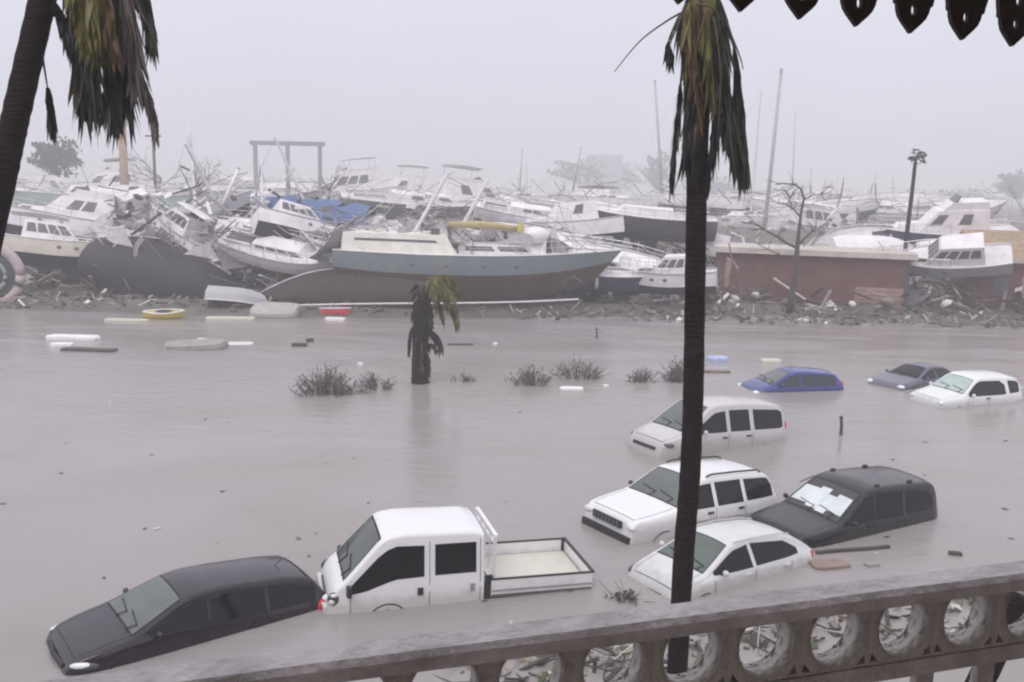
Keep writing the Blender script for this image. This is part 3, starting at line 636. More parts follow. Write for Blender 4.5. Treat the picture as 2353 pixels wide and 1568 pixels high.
    def rails(b, s0=0.15, s1=0.98, h=0.6, n=9, m=None, wires=2):
        for sg in (1, -1):
            o = MB(); pts = [b.at(s0 + (s1 - s0) * i / (n - 1)) for i in range(n)]
            o.tube([(p.x, sg * p.y * 0.95, p.z + h) for p in pts], 0.022, 5)
            if wires > 1: o.tube([(p.x, sg * p.y * 0.95, p.z + h * 0.52) for p in pts], 0.014, 4)
            r_ = o.build('guard_rail', m or M_rail, b.root)
            st = MB()
            for p in pts: st.tube([(p.x, sg * p.y * 0.95, p.z - 0.03), (p.x, sg * p.y * 0.95, p.z + h)], 0.018, 5)
            tag(st.build('stanchion_row', m or M_rail, r_), kind='stuff')
    def mast(b, s, h, tip=(0, 0), r=0.10, boom=None, cover=None, spreaders=True, stays=True, m=None):
        p = b.at(s); base = Vector((p.x, 0, p.z - 0.05)); top_ = base + Vector((tip[0], tip[1], h))
        o = MB().tube([base, base.lerp(top_, 0.5), top_], [r, r * 0.95, r * 0.75], 8).build('mast', m or M_alu, b.root, True, 50)
        if spreaders and h > 5:
            for f in (0.45, 0.75):
                q = base.lerp(top_, f); MB().tube([q + Vector((0, -0.7, 0.05)), q, q + Vector((0, 0.7, 0.05))], 0.03, 5).build('spreader', M_alu, o)
        if stays:
            st = MB()
            for sy in (1, -1): st.tube([base.lerp(top_, 0.95), Vector((p.x - 0.2, sy * p.y * 0.95, p.z))], 0.012, 4)
            f_ = b.at(0.97); st.tube([top_, Vector((f_.x, 0, f_.z))], 0.012, 4)
            st.build('rigging', M_rail, o)
        if boom:
            q = base + Vector((0, 0, 1.0)); e_ = q + Vector((-boom, 0, 0.1)); bo = MB().tube([q, e_], 0.07, 7).build('boom', M_alu, b.root, True, 50)
            if cover:
                pts = [q.lerp(e_, k / 6) + Vector((0, 0, 0.12 + 0.03 * math.sin(k * 2.1))) for k in range(7)]
                MB().tube(pts, [0.24, 0.27, 0.24, 0.25, 0.22, 0.19, 0.12], 9).build('sail_cover', cover, bo, True)
    def keel(b, x, L, d, m, th=0.22, z=None):
        z = z if z is not None else -b.free * 0.3
        MB().hexa([(x - L * 0.35, -th * 0.3, z - d), (x + L * 0.2, -th * 0.3, z - d), (x + L * 0.2, th * 0.3, z - d), (x - L * 0.35, th * 0.3, z - d), (x - L * 0.5, -th, z), (x + L * 0.5, -th, z), (x + L * 0.5, th, z), (x - L * 0.5, th, z)]).build('keel', m, b.root)
    def rudder(b, m, h=1.2, c=0.5):
        a = b.rim[0]; MB().box((a.x + 0.35, 0, -h * 0.35), (c, 0.08, h)).build('rudder', m, b.root)
    def portholes(b, ss, zf, r=0.1):
        for s in ss:
            for sg in (1, -1):
                p = b.at(s); MB().ball((p.x, sg * (p.y * 0.985), p.z * zf), (r, 0.03, r * 0.7), 10, 5).build('porthole', M_bwin, b.root, True)
    def cockpit(b, s0, s1, wf=0.6, d=0.35):
        a, c_ = b.at(s0), b.at(s1); z = min(a.z, c_.z); y = min(a.y, c_.y) * wf; o = MB()
        for sy in (1, -1): o.box(((a.x + c_.x) / 2, sy * y, z + 0.08), (c_.x - a.x, 0.1, 0.3))
        o.box((a.x, 0, z + 0.08), (0.1, 2 * y, 0.3)); o.build('cockpit_coaming', M_white, b.root)
        MB().box(((a.x + c_.x) / 2, 0, z + 0.012), (c_.x - a.x - 0.1, 2 * y - 0.1, 0.05)).build('cockpit_sole', M_bwin, b.root)
    def motor(b):
        a = b.rim[0]; MB().hexa([(a.x - 0.35, -0.16, a.z - 0.1), (a.x - 0.02, -0.18, a.z - 0.1), (a.x - 0.02, 0.18, a.z - 0.1), (a.x - 0.35, 0.16, a.z - 0.1), (a.x - 0.5, -0.14, a.z + 0.5), (a.x - 0.1, -0.16, a.z + 0.5), (a.x - 0.1, 0.16, a.z + 0.5), (a.x - 0.5, 0.14, a.z + 0.5)]).build('outboard_motor', M_black, b.root)
    def fender(b, ss, sg=-1):
        for s in ss:
            p = b.at(s); MB().tube([(p.x, sg * (p.y + 0.12), p.z - 0.05), (p.x, sg * (p.y + 0.14), p.z - 0.25), (p.x, sg * (p.y + 0.14), p.z - 0.7), (p.x, sg * (p.y + 0.12), p.z - 0.85)], [0.04, 0.11, 0.11, 0.03], 8).build('fender', M_white, b.root, True)

def W(px, py, Y, dz=0.0):
    p = at(px, py, Y=Y); return (p.x, p.y, p.z + dz)
def cruiser(name, label, L, loc, yaw, pitch=0, roll=0, side=None, fly=True, top=True, bottom=None, B=None, free=None, rails=True, cat='motor boat', cab=0.2):
    b = Boat(name, label, L, B or L * 0.31, free or (0.10 * L + 0.35), 0.05 * L + 0.2, side or M_white, bottom or M_anti[1], loc, yaw, pitch, roll, kind='motor', tw=0.86, sheer=0.5, cat=cat)
    b.house(0.22, 0.72, 0.82, 0.14 * L + 0.35, panes=4, fr=0.45); x0, x1, hw, z = b.house_top
    b.house(0.66, 0.86, 0.62, 0.055 * L + 0.1, panes=2, front=False, name='foredeck_trunk', fr=0.5, wf1=0.7)
    if fly:
        o = MB().hexa([(x0, -hw * 0.95, z), (x1 - 0.3, -hw * 0.9, z), (x1 - 0.3, hw * 0.9, z), (x0, hw * 0.95, z), (x0 + 0.1, -hw, z + 0.55), (x1 - 0.9, -hw * 0.95, z + 0.55), (x1 - 0.9, hw * 0.95, z + 0.55), (x0 + 0.1, hw, z + 0.55)]).build('flybridge', M_white, b.root)
        MB().hexa([(x1 - 1.2, -hw * 0.8, z + 0.55), (x1 - 0.95, -hw * 0.8, z + 0.55), (x1 - 0.95, hw * 0.8, z + 0.55), (x1 - 1.2, hw * 0.8, z + 0.55), (x1 - 1.45, -hw * 0.75, z + 0.95), (x1 - 1.4, -hw * 0.75, z + 0.95), (x1 - 1.4, hw * 0.75, z + 0.95), (x1 - 1.45, hw * 0.75, z + 0.95)]).build('wind_deflector', M_bwin, o)
        if top: b.hardtop(x0 - 0.2, x1 - 0.9, hw * 1.05, z + 0.5, 1.45)
    elif top: b.hardtop(x0 - 1.0, x1, hw * 1.1, z - 0.1, 0.5)
    if rails: b.rails(0.5, 0.97, 0.65, 7)
    b.portholes((0.55, 0.68), 0.62, 0.14)
    return b
def sloop(name, label, L, loc, yaw, pitch=0, roll=0, side=None, bottom=None, mast=None, keel=True, B=None, free=None, rails=True, cover=None, tip=(0, 0), boom=None, draft=None, deck=None):
    b = Boat(name, label, L, B or L * 0.30, free or (0.065 * L + 0.4), draft or 0.06 * L + 0.2, side or M_white, bottom or M_anti[0], loc, yaw, pitch, roll, kind='sail', cat='sailboat', deck=deck)
    b.house(0.32, 0.74, 0.58, 0.045 * L + 0.12, panes=4, front=False, name='coachroof', fr=0.6, wf1=0.55)
    b.cockpit(0.08, 0.30)
    if keel: b.keel(0.0, L * 0.22, 0.09 * L + 0.3, bottom or M_anti[0], z=-(draft or 0.06 * L + 0.2) * 0.8); b.rudder(bottom or M_anti[0])
    if mast: b.mast(0.55, mast, tip, boom=boom, cover=cover)
    if rails: b.rails(0.05, 0.97, 0.6, 10)
    return b

# --- the front row on the shore
Z0 = 0.25
# big teal-grey ketch stranded in the middle
kt = W(1085, 640, 54)
b = Boat('ketch', 'large teal-grey ketch with brown bottom and two snapped leaning masts', 16.2, 4.4, 1.55, 1.5, M_teal, mat('antifoul_redbrown', (0.085, 0.048, 0.040), 0.75, var=0.25, scale=0.8, dirt=0.35, dirt_col=(0.06, 0.045, 0.04)), (kt[0], 54.5, 1.95), 2, 0.6, 3, kind='sail', tw=0.62, sheer=0.25, rake=1.6, cat='sailboat', split=0.74)
b.house(0.03, 0.46, 0.86, 1.15, panes=1, m=gel('cream_white', (0.80, 0.77, 0.70)), name='deckhouse', fr=0.3, pane_h=(0.62, 0.74)); b.house(0.46, 0.74, 0.55, 0.62, panes=2, m=M_white, name='coachroof', fr=0.6, front=False)
b.rails(0.5, 0.97, 0.75, 9); b.keel(-0.6, 6.5, 0.35, M_anti[0], 0.3, z=-1.3); b.rudder(M_anti[0], 1.6, 0.7); b.portholes((0.3, 0.42, 0.55, 0.66), 0.6, 0.13)
b.mast(0.26, 4.6, (2.5, 0.2), 0.13, spreaders=False, stays=False, m=M_white); b.mast(0.42, 4.3, (2.3, -0.2), 0.12, spreaders=False, stays=False, m=M_white)
MB().tube([(-1.5, -0.4, 3.15), (0.5, -0.6, 3.2), (2.6, -0.7, 3.05)], [0.18, 0.24, 0.15], 9).build('sail_cover', M_mustard, b.root, True)
MB().tube([(2.7, -0.9, 2.4), (2.75, -0.9, 3.4)], 0.2, 8).build('sail_bag', mat('ochre_canvas', (0.45, 0.40, 0.12), 0.85), b.root, True)
MB().ball((3.6, -0.8, 2.7), (0.9, 0.45, 0.5), 12, 7).build('bundled_sail', M_white, b.root, True); MB().tube([(-4.6, -0.6, 2.5), (-1.8, -0.5, 2.75)], 0.08, 7).build('boom', M_alu, b.root)
MB().box((-2.2, -1.0, 2.75), (0.5, 0.5, 0.42)).build('hatch', M_bwin, b.root)
# capsized dark hull
p = W(365, 640, 55)
b = sloop('capsized_sailboat', 'capsized sailboat showing its smooth charcoal bottom beside the wreckage heap', 10.6, (p[0], 56.2, 1.05), -8, 13, -80, side=M_anti[1], bottom=M_anti[1], B=4.8, free=1.0, draft=1.7, keel=False, rails=False)
# capsized brown hull
p = W(800, 660, 53)
b = sloop('capsized_sailboat', 'capsized brown-bottomed sailboat lying in front of the teal-grey ketch', 11.5, (p[0] + 0.6, 53.2, 0.75), 178, 2, 78, side=M_anti[0], bottom=M_anti[0], B=3.2, free=0.75, draft=1.0, keel=False, rails=False)
# white sloop with navy hull
p = W(1390, 580, 57)
b = sloop('sailboat', 'white-decked navy sailboat heeled over with its bow on the flooded edge', 11.5, (p[0] - 1.0, 57.5, 1.9), -16, 7, 24, side=M_navy, bottom=M_anti[1], deck=M_white, B=3.8, free=1.2, rails=True)
b.fender((0.4, 0.6))
# wreckage heap: white boats on top of each other
H = [
 ('sailboat', 'white sailboat on its side with tangled guard rails in the wreckage heap', 10.0, (600, 560), 58, 168, -6, 42, M_white, 5.5, (1.8, 1.2)),
 ('sailboat', 'white sailboat with a dark sheer stripe sloping down the wreckage heap', 8.5, (650, 590), 56, -14, 10, 30, M_white, None, None),
 ('sailboat', 'grey sailboat bow up behind the charcoal capsized hull', 8.0, (455, 520), 60, 30, -22, -24, M_grey, 6.0, (2.5, 0)),
 ('sailboat', 'white sailboat thrown crosswise on top of the wreckage heap', 7.5, (520, 500), 63, 205, 9, -18, M_white, 5.0, (1.6, 0.5)),
]
for nm, lb, L, (px, py), Y, yw, pt, rl, sd, ms, tp in H:
    q = W(px, py, Y); b = sloop(nm, lb, L, (q[0], Y, q[2] - 0.3), yw, pt, rl, side=sd, mast=ms, tip=tp or (0, 0), keel=True, rails=True)
q = W(390, 560, 58); b = cruiser('motor_boat', 'broken white motor boat tipped on end above the charcoal capsized hull', 6.5, (q[0], 58.5, q[2]), 140, -18, 14, fly=False, top=True)
q = W(690, 545, 57); b = cruiser('motor_boat', 'white open motor boat wedged against the stern of the ketch', 6.0, (q[0], 57.2, q[2] - 0.1), 32, 14, -30, fly=False, top=False)
# blue canvas covered boat
q = W(725, 500, 62)
b = Boat('covered_boat', 'white boat under a sagging blue canvas cover', 9.0, 3.0, 1.1, 0.7, M_white, M_anti[3], (q[0], 62, q[2] - 0.9), 172, -3, -12, kind='motor', tw=0.85, cat='motor boat')
rg = []
for i in range(9):
    s = 0.08 + 0.8 * i / 8; p = b.at(s); hh = 0.55 + 0.55 * math.sin(math.pi * (0.15 + 0.7 * i / 8)) + 0.12 * math.sin(i * 2.3)
    rg.append([(p.x, -p.y * 1.02, p.z - 0.1), (p.x, -p.y * 0.6, p.z + hh * 0.75), (p.x, 0, p.z + hh), (p.x, p.y * 0.6, p.z + hh * 0.75), (p.x, p.y * 1.02, p.z - 0.1)])
MB().loft(rg, False, (False, False)).build('canvas_cover', M_canvas_b, b.root, True)
b.mast(0.55, 5.0, (2.2, 0), spreaders=False, stays=True)
# left side
q = W(110, 590, 56); b = cruiser('motor_boat', 'cream motor boat with grey topsides aground beside the round grey dinghy', 6.8, (q[0], 57, q[2] - 0.3), 14, 7, -16, side=M_cream, fly=False, top=True)
q = W(140, 520, 62); b = cruiser('motor_yacht', 'white motor yacht with dark cabin windows behind the cream motor boat', 9.5, (q[0], 63, q[2] - 1.0), 196, -8, 15, fly=True, top=False)
q = W(260, 490, 66); b = Boat('catamaran_hull', 'pale teal hull with a long white deck edge behind the motor yacht', 12.5, 3.6, 1.7, 0.8, gel('pale_teal', (0.42, 0.50, 0.48)), M_anti[1], (q[0] - 1, 67, q[2] - 0.6), 184, 1, 4, kind='motor', tw=0.9, cat='sailboat'); b.house(0.25, 0.7, 0.75, 0.9, panes=5); b.rails(0.05, 0.97, 0.7, 11)
q = at(-28, 632, Y=53); rf = tag(empty('life_raft', (q.x, 53, q.z), (RAD(8), 0, RAD(14))), 'round pale pink life raft with dark green floor stood on its edge in the flotsam', 'life raft')
pts = [(1.75 * math.cos(2 * math.pi * k / 28), 0, 1.75 * math.sin(2 * math.pi * k / 28)) for k in range(29)]
MB().tube(pts, 0.30, 9).build('tube_ring', gel('pinkish_grey', (0.55, 0.44, 0.46), 0.4), rf, True)
MB().tube([(0, -0.05, 0), (0, 0.05, 0)], 1.6, 24).build('raft_floor', mat('dark_green_cover', (0.06, 0.075, 0.06), 0.8, var=0.5, scale=3), rf)
MB().tube([(0.55 * p[0], -0.12, 0.55 * p[2]) for p in pts], 0.12, 6).build('seat_tube', M_grey, rf, True)
# second row
R2 = [
 # kind, label, L, px, py(base), Y, yaw, pitch, roll, side, extra
 ('s', 'long dark-hulled sailboat with white sheer line behind the ketch', 13.5, 965, 515, 74, 4, 1.5, 4, M_dark, dict(mast=0)),
 ('s', 'dark sailboat heeled against the bow of the navy sailboat', 10.0, 1480, 545, 66, 186, 2, -8, M_dark, dict(mast=0)),
 ('s', 'white upturned-looking sailboat with oval sheer behind the bundled sails', 8.0, 1215, 530, 66, 0, 3, 30, M_white, dict(mast=0)),
 ('c', 'white flybridge yacht with flat grey hardtop above the dark sailboat', 11.5, 805, 478, 88, 200, 0, 3, M_white, dict(fly=True, top=True)),
 ('c', 'white flybridge yacht with a low dark bimini beside the grey hardtop yacht', 10.5, 915, 480, 92, 195, 0, -4, M_white, dict(fly=True, top=True)),
 ('c', 'white sport fisher with a broad curved white hardtop', 11.0, 1090, 512, 76, 10, -1, 3, M_white, dict(fly=True, top=True)),
 ('c', 'white wheelhouse boat listing towards the distant grey trees', 8.5, 1340, 505, 78, 150, -6, 14, M_white, dict(fly=False, top=True)),
 ('c', 'white cabin boat on its keel between the navy sailboat and the palm', 8.0, 1300, 560, 64, 188, 2, 10, M_white, dict(fly=False, top=False)),
 ('s', 'white sailboat hull propped behind the gantry legs', 9.0, 640, 470, 78, 12, -3, 12, M_white, dict(mast=0)),
 ('s', 'grey sailboat with bent pole mast beyond the wreckage heap', 9.5, 480, 480, 74, 190, 2, -12, M_grey, dict(mast=4.5, tip=(1.6, 0))),
 ('c', 'pale motor boat with arched white hardtop near the tan palm trunk', 9.0, 250, 470, 82, 185, 0, 3, M_white, dict(fly=True, top=True)),
 ('c', 'small white motor boat low among the debris below the palm trunk', 5.5, 1540, 668, 55, 150, 2, -4, M_white, dict(fly=False, top=False)),
 ('s', 'white sailboat behind the red-brown shed with its tall mast leaning', 11.0, 1735, 545, 72, 176, 1, -6, M_white, dict(mast=10.2, tip=(-1.1, 0.6))),
 ('c', 'white motor boat with dark cabin windows behind the bare tree', 8.5, 1880, 555, 70, 12, 0, 6, M_white, dict(fly=False, top=True)),
 ('c', 'navy and white motor yacht alongside the red gable house', 9.5, 2165, 578, 66, 184, 0, 3, M_navy, dict(fly=True, top=False)),
 ('s', 'white sailboat hull turned bottom up behind the end of the shed', 6.5, 2010, 575, 63, 6, 3, 150, M_white, dict(mast=0, keel=False, rails=False, bottom=M_white)),
 ('c', 'low grey motor boat in front of the navy and white yacht', 7.0, 2180, 628, 58, 150, 8, -24, M_grey, dict(fly=False, top=False)),
 ('s', 'white sailboat lying beyond the distant palm', 10.5, 2060, 530, 88, 10, 0, 12, M_white, dict(mast=0)),
 ('c', 'hazy white motor yacht beyond the long pink roof', 11.0, 1900, 500, 110, 200, 0, 0, M_white, dict(fly=True, top=False)),
 ('s', 'hazy sailboat with thin mast standing behind the big palm trunk', 11.0, 1530, 520, 96, 185, 0, -3, M_white, dict(mast=12.5, tip=(-0.7, -0.4))),
 ('s', 'hazy grey sailboat hull beyond the wheelhouse boat', 11.0, 1400, 492, 105, 5, 0, 8, M_grey, dict(mast=0)),
 ('s', 'hazy white sailboat with stub mast beyond the sport fisher', 10.0, 1220, 485, 100, 190, 0, 6, M_white, dict(mast=4, tip=(0.3, 0))),
 ('c', 'hazy white motor boat beyond the catamaran hull', 9.0, 120, 470, 95, 10, 0, 4, M_white, dict(fly=True, top=False)),
 ('s', 'hazy white sailboat broadside beyond the gantry', 12.0, 560, 455, 100, 182, 0, 5, M_white, dict(mast=0)),
 ('s', 'hazy sailboat with short mast beyond the navy and white yacht', 9.0, 2270, 545, 95, 185, 0, 5, M_white, dict(mast=5, tip=(0, 0))),
 ('c', 'hazy cabin cruiser beyond the leaning tall mast', 9.5, 1690, 512, 92, 188, 0, -4, M_white, dict(fly=False, top=True)),
]
BOATS2 = {}
random.seed(5)
for kd, lb, L, px, py, Y, yw, pt, rl, sd, kw in R2:
    q = W(px, py, Y); z = q[2]
    if Y >= 70: Y *= 1.5; L *= 1.42; q = W(px, py, Y); z = q[2]; kw = {k: (v * 1.4 if k == 'mast' else v) for k, v in kw.items()}
    if Y < 150: pt += rnd(-7, 7); rl += rnd(-14, 14); yw += rnd(-22, 22)
    if kd == 's': b = sloop('sailboat', lb, L, (q[0], Y, z + 0.06 * L), yw, pt, rl, side=sd, **{k: v for k, v in kw.items() if k != 'mast' or v})
    else: b = cruiser('motor_boat', lb, L, (q[0], Y, z + 0.2), yw, pt, rl, side=sd, **kw)

# hulls tossed among the rest, told apart only by where they lie
random.seed(17)
TOSS = [(60, 470, 70), (180, 560, 60), (330, 500, 66), (420, 470, 80), (520, 560, 62), (600, 500, 68), (700, 470, 84), (560, 610, 57.5), (450, 590, 60), (760, 560, 62), (880, 470, 95), (1150, 500, 82), (1250, 570, 62), (1290, 500, 74), (1400, 520, 70), (1450, 500, 84), (1600, 520, 78), (1620, 590, 66), (1760, 520, 84), (1830, 530, 78), (1960, 520, 80), (1950, 560, 66), (2080, 560, 72), (2120, 620, 60), (2240, 560, 74), (2290, 600, 66), (2180, 520, 100), (1350, 590, 62), (20, 530, 64), (1000, 500, 88)]
PHR = ['behind the leaning palm trunk', 'behind the cream motor boat', 'above the charcoal capsized hull', 'beyond the grey bare tree', 'inside the wreckage heap', 'below the thick broken mast', 'beyond the blue canvas cover', 'at the foot of the wreckage heap', 'right above the capsized charcoal stern', 'against the ketch deckhouse',
       'between the two flybridge yachts', 'beyond the sport fisher', 'beside the bundled sail of the ketch', 'beyond the oval white sailboat', 'beyond the navy sailboat stern', 'beside the wheelhouse boat', 'beyond the big palm trunk', 'at the palm end of the shed', 'beyond the bare tree', 'near the curled limb of the bare tree',
       'beyond the shed roof', 'over the shed roof edge', 'beside the foot of the distant palm', 'past the drainpipe end of the shed', 'beyond the navy and white yacht', 'against the red gable house', 'in the haze beyond the distant palm', 'behind the bow of the ketch', 'under the leaning palm trunk', 'beyond the snapped ketch masts']
for i, (px, py, Y) in enumerate(TOSS):
    L = rnd(5.5, 9.0); k = i % 3; ph = PHR[i]
    if Y >= 68: Y *= 1.45; L *= 1.4
    q = W(px, py, Y)
    if k == 0: b = sloop('tossed_hull', 'white sailboat hull tossed on its side ' + ph, L, (q[0], Y, q[2]), rnd(-30, 30) + 180 * (i % 2), rnd(-14, 14), rnd(35, 75) * (1 if i % 2 == 0 else -1), side=M_white, bottom=M_white, rails=True, keel=(i % 4 == 0)); b.root['group'] = 'tossed white sailboat hulls'
    elif k == 1: b = Boat('open_boat', 'white open boat flung bottom up ' + ph, L * 0.8, 2.3, 0.8, 0.45, M_white, M_grey, (q[0], Y, q[2]), rnd(-40, 40), rnd(-16, 16), rnd(110, 200), kind='motor', tw=0.85, cat='boat'); b.root['group'] = 'overturned white open boats'
    else: b = cruiser('wrecked_cruiser', 'smashed white cabin boat jammed crooked ' + ph, L * 0.85, (q[0], Y, q[2]), rnd(-50, 50) + 180 * (i % 2), rnd(-18, 18), rnd(-32, 32), fly=False, top=False); b.root['group'] = 'smashed white cabin boats'

random.seed(29)
for i in range(16):   # far hulls that nothing but their place tells apart
    px = 1180 + 72 * i if i < 15 else 700; Y = rnd(105, 135); L = rnd(11, 15); q = W(px, 490 + rnd(-8, 22), Y)
    b = sloop('hazy_sailboat', 'hazy white sailboat hull stranded in the far row', L, (q[0], Y, q[2]), rnd(-25, 25) + 180 * (i % 2), rnd(-6, 6), rnd(-30, 30), side=(M_white, M_white, M_dark, M_white)[i % 4] if False else M_white, bottom=M_anti[3] if i % 3 else M_anti[0], rails=True, keel=False); b.root['group'] = 'hazy sailboats of the far row'

# ------------------------------------------------------------------ buildings, gantry and far things on the shore
M_redwall = mat('red_brown_render', (0.15, 0.058, 0.050), 0.85, var=0.2, scale=0.6, dirt=0.5, dirt_col=(0.15, 0.115, 0.10), bump=0.3, bscale=6)
M_palewall = mat('pale_pink_render', (0.36, 0.22, 0.20), 0.85, var=0.15, scale=0.8, dirt=0.3)
M_roofpale = mat('pale_flat_roof', (0.52, 0.47, 0.42), 0.8, var=0.15, scale=0.7, dirt=0.4)
a, d = at(1640, 672, Y=60), at(2085, 690, Y=56)
sh = empty('low_shed', ((a.x + d.x) / 2, (a.y + d.y) / 2, 0.0), (0, 0, math.atan2(d.y - a.y, d.x - a.x)))
tag(sh, 'long low red-brown shed with a pale flat roof edge behind the bare tree', 'shed')
Ls = (d - a).length; hs = 3.55
MB().box((0, 2.5, hs / 2 - 0.2), (Ls, 5.0, hs + 0.4)).build('wall', M_redwall, sh)
rf = MB().box((0.1, 2.4, hs + 0.12), (Ls + 0.5, 5.6, 0.24)).build('roof', M_roofpale, sh)
MB().box((0.1, -0.42, hs + 0.05), (Ls + 0.52, 0.05, 0.34)).build('fascia', M_roofpale, rf)
MB().box((Ls * 0.36, -0.02, 0.85), (Ls * 0.24, 0.05, 1.5)).build('roller_door', M_palewall, sh)
for k in range(5): MB().box((Ls * 0.36, -0.055, 0.3 + 0.27 * k), (Ls * 0.235, 0.02, 0.025)).build('door_rib', M_redwall, sh)
for k, x in enumerate((-0.42, -0.22, 0.02, 0.2)): MB().box((Ls * x, -0.035, 1.6), (0.16, 0.08, 3.1)).build('pilaster', M_redwall, sh)
MB().box((-Ls * 0.43, -0.06, 2.1), (0.35, 0.05, 1.9), Matrix.Rotation(0.08, 3, 'Y')).build('loose_sign_board', M_palewall, sh)
MB().box((Ls * 0.49, -0.05, 1.5), (0.25, 0.12, 3.0)).build('drainpipe', M_dark, sh)
# red gable house at the edge
p = at(2325, 650, Y=57)
hsx = empty('gable_house', (p.x + 1.5, 59.5, 0.1), (0, 0, RAD(-14)))
tag(hsx, 'red gable house with a tan tiled roof at the end of the shore', 'house')
MB().box((0, 0, 1.7), (6.4, 5, 3.6)).build('wall', M_redwall, hsx)
rr = MB().hexa([(-3.6, -2.9, 3.35), (3.6, -2.9, 3.35), (3.6, 2.9, 3.35), (-3.6, 2.9, 3.35), (-3.4, -0.1, 5.1), (3.4, -0.1, 5.1), (3.4, 0.1, 5.1), (-3.4, 0.1, 5.1)]).build('roof', mat('tan_tile', (0.34, 0.24, 0.16), 0.8, var=0.2, dirt=0.3), hsx)
MB().box((0, -2.93, 3.3), (7.3, 0.08, 0.25)).build('fascia', M_roofpale, rr)
MB().box((-1.4, -2.53, 1.7), (0.9, 0.06, 1.2)).build('window', M_bwin, hsx); MB().box((0.3, -2.53, 1.2), (1.0, 0.06, 2.2)).build('door', M_palewall, hsx)
# long pink roof, hazy
p = at(1935, 500, Y=120)
lp = tag(empty('warehouse', (p.x, 122, 2.2), (0, 0, RAD(-2))), 'hazy warehouse with a long pink-red roof beyond the boats', 'building')
MB().box((0, 0, 1.0), (11, 6, 3.4)).build('wall', mat('warehouse_wall', (0.34, 0.20, 0.22), 0.8), lp)
MB().hexa([(-6, -3.4, 2.6), (6, -3.4, 2.6), (6, 3.4, 2.6), (-6, 3.4, 2.6), (-5.8, -0.2, 4.0), (5.8, -0.2, 4.0), (5.8, 0.2, 4.0), (-5.8, 0.2, 4.0)]).build('roof', mat('pink_red_roof', (0.52, 0.14, 0.16), 0.7), lp)
# boat-lift gantry
G0 = at(592, 560, Y=114); G1 = at(738, 560, Y=114)
gt = tag(empty('boat_lift_gantry', (G0.x, 114, 3.4)), 'grey steel boat-lift gantry standing over the wrecked boats', 'gantry')
M_steel = mat('hazed_gantry_steel', (0.30, 0.32, 0.33), 0.6, var=0.2)  # steel colour lightened to paint in extra haze fade
Wg = G1.x - G0.x; zt = at(660, 330, Y=114).z - 3.4
MB().box((Wg / 2, 0, zt), (Wg + 1.2, 0.5, 0.5)).build('crossbeam', M_steel, gt)
for x in (0, Wg * 0.5, Wg): MB().box((x, 0, zt / 2 - 0.2), (0.42, 0.42, zt + 0.4)).build('post', M_steel, gt)
M_masth = mat('far_mast', (0.40, 0.40, 0.42), 0.5)
for lb, p0_, p1_, Y_, r_, mm in [('thick white broken mast jutting from the wreckage heap', (512, 470), (548, 388), 60, 0.13, M_white), ('long thin mast slanting across the wreckage heap', (498, 565), (672, 392), 58, 0.05, M_alu), ('thin broken pole beside the long slanting mast', (610, 520), (650, 470), 60, 0.06, M_white),
        ('short white spar over the grey sailboat', (400, 505), (425, 460), 60, 0.09, M_white), ('white spar lying across the grey sailboat', (430, 480), (475, 455), 60, 0.09, M_white), ('dark broken pole standing beside the gantry leg', (585, 470), (600, 380), 66, 0.10, M_steel),
        ('thin pole slanting behind the ketch stern', (835, 500), (885, 462), 60, 0.04, M_alu), ('white spar leaning on the wheelhouse boat', (1905, 500), (1925, 478), 90, 0.12, M_white), ('bent grey pole behind the sport fisher', (1320, 420), (1335, 340), 140, 0.14, M_masth), ('hazy thin mast far beyond the tall leaning mast', (1822, 400), (1828, 265), 210, 0.16, M_masth),
        ('hazy mast far beyond the sport fisher', (1195, 420), (1200, 345), 150, 0.14, M_masth), ('hazy mast beyond the distant palm', (2010, 460), (2012, 395), 190, 0.14, M_masth), ('short hazy mast over the pink-roofed warehouse', (1862, 440), (1864, 390), 170, 0.14, M_masth), ('white pole leaning out of the debris by the charcoal capsized hull', (500, 640), (552, 590), 56, 0.06, M_white), ('slim dark pole leaning on the shed', (1690, 640), (1675, 560), 57, 0.06, M_dark),
        ('white oar stuck in the shore flotsam beside the yellow kayak', (300, 712), (345, 690), 51.5, 0.05, M_white), ('thin hazy mast rising behind the palm with drooping crown', (1520, 420), (1505, 190), 125, 0.20, M_masth), ('thick leaning mast rising between the big palm and the bare tree', (1763, 470), (1795, 165), 105, 0.24, M_masth)]:
    a_, e_ = at(*p0_, Y=Y_), at(*p1_, Y=Y_ + 0.6); d_ = e_ - a_; a_ = a_ - d_ * 0.25
    o = tag(empty('broken_mast', a_), lb, 'mast'); d_ = e_ - a_
    MB().tube([(0, 0, 0), d_ * 0.5, d_], [r_, r_ * 0.9, r_ * 0.7], 7).build('spar', mm, o, True); MB().tube([d_ * 0.99, d_ * 1.02], [r_ * 0.85, r_ * 0.6], 6).build('mast_head', M_steel, o)
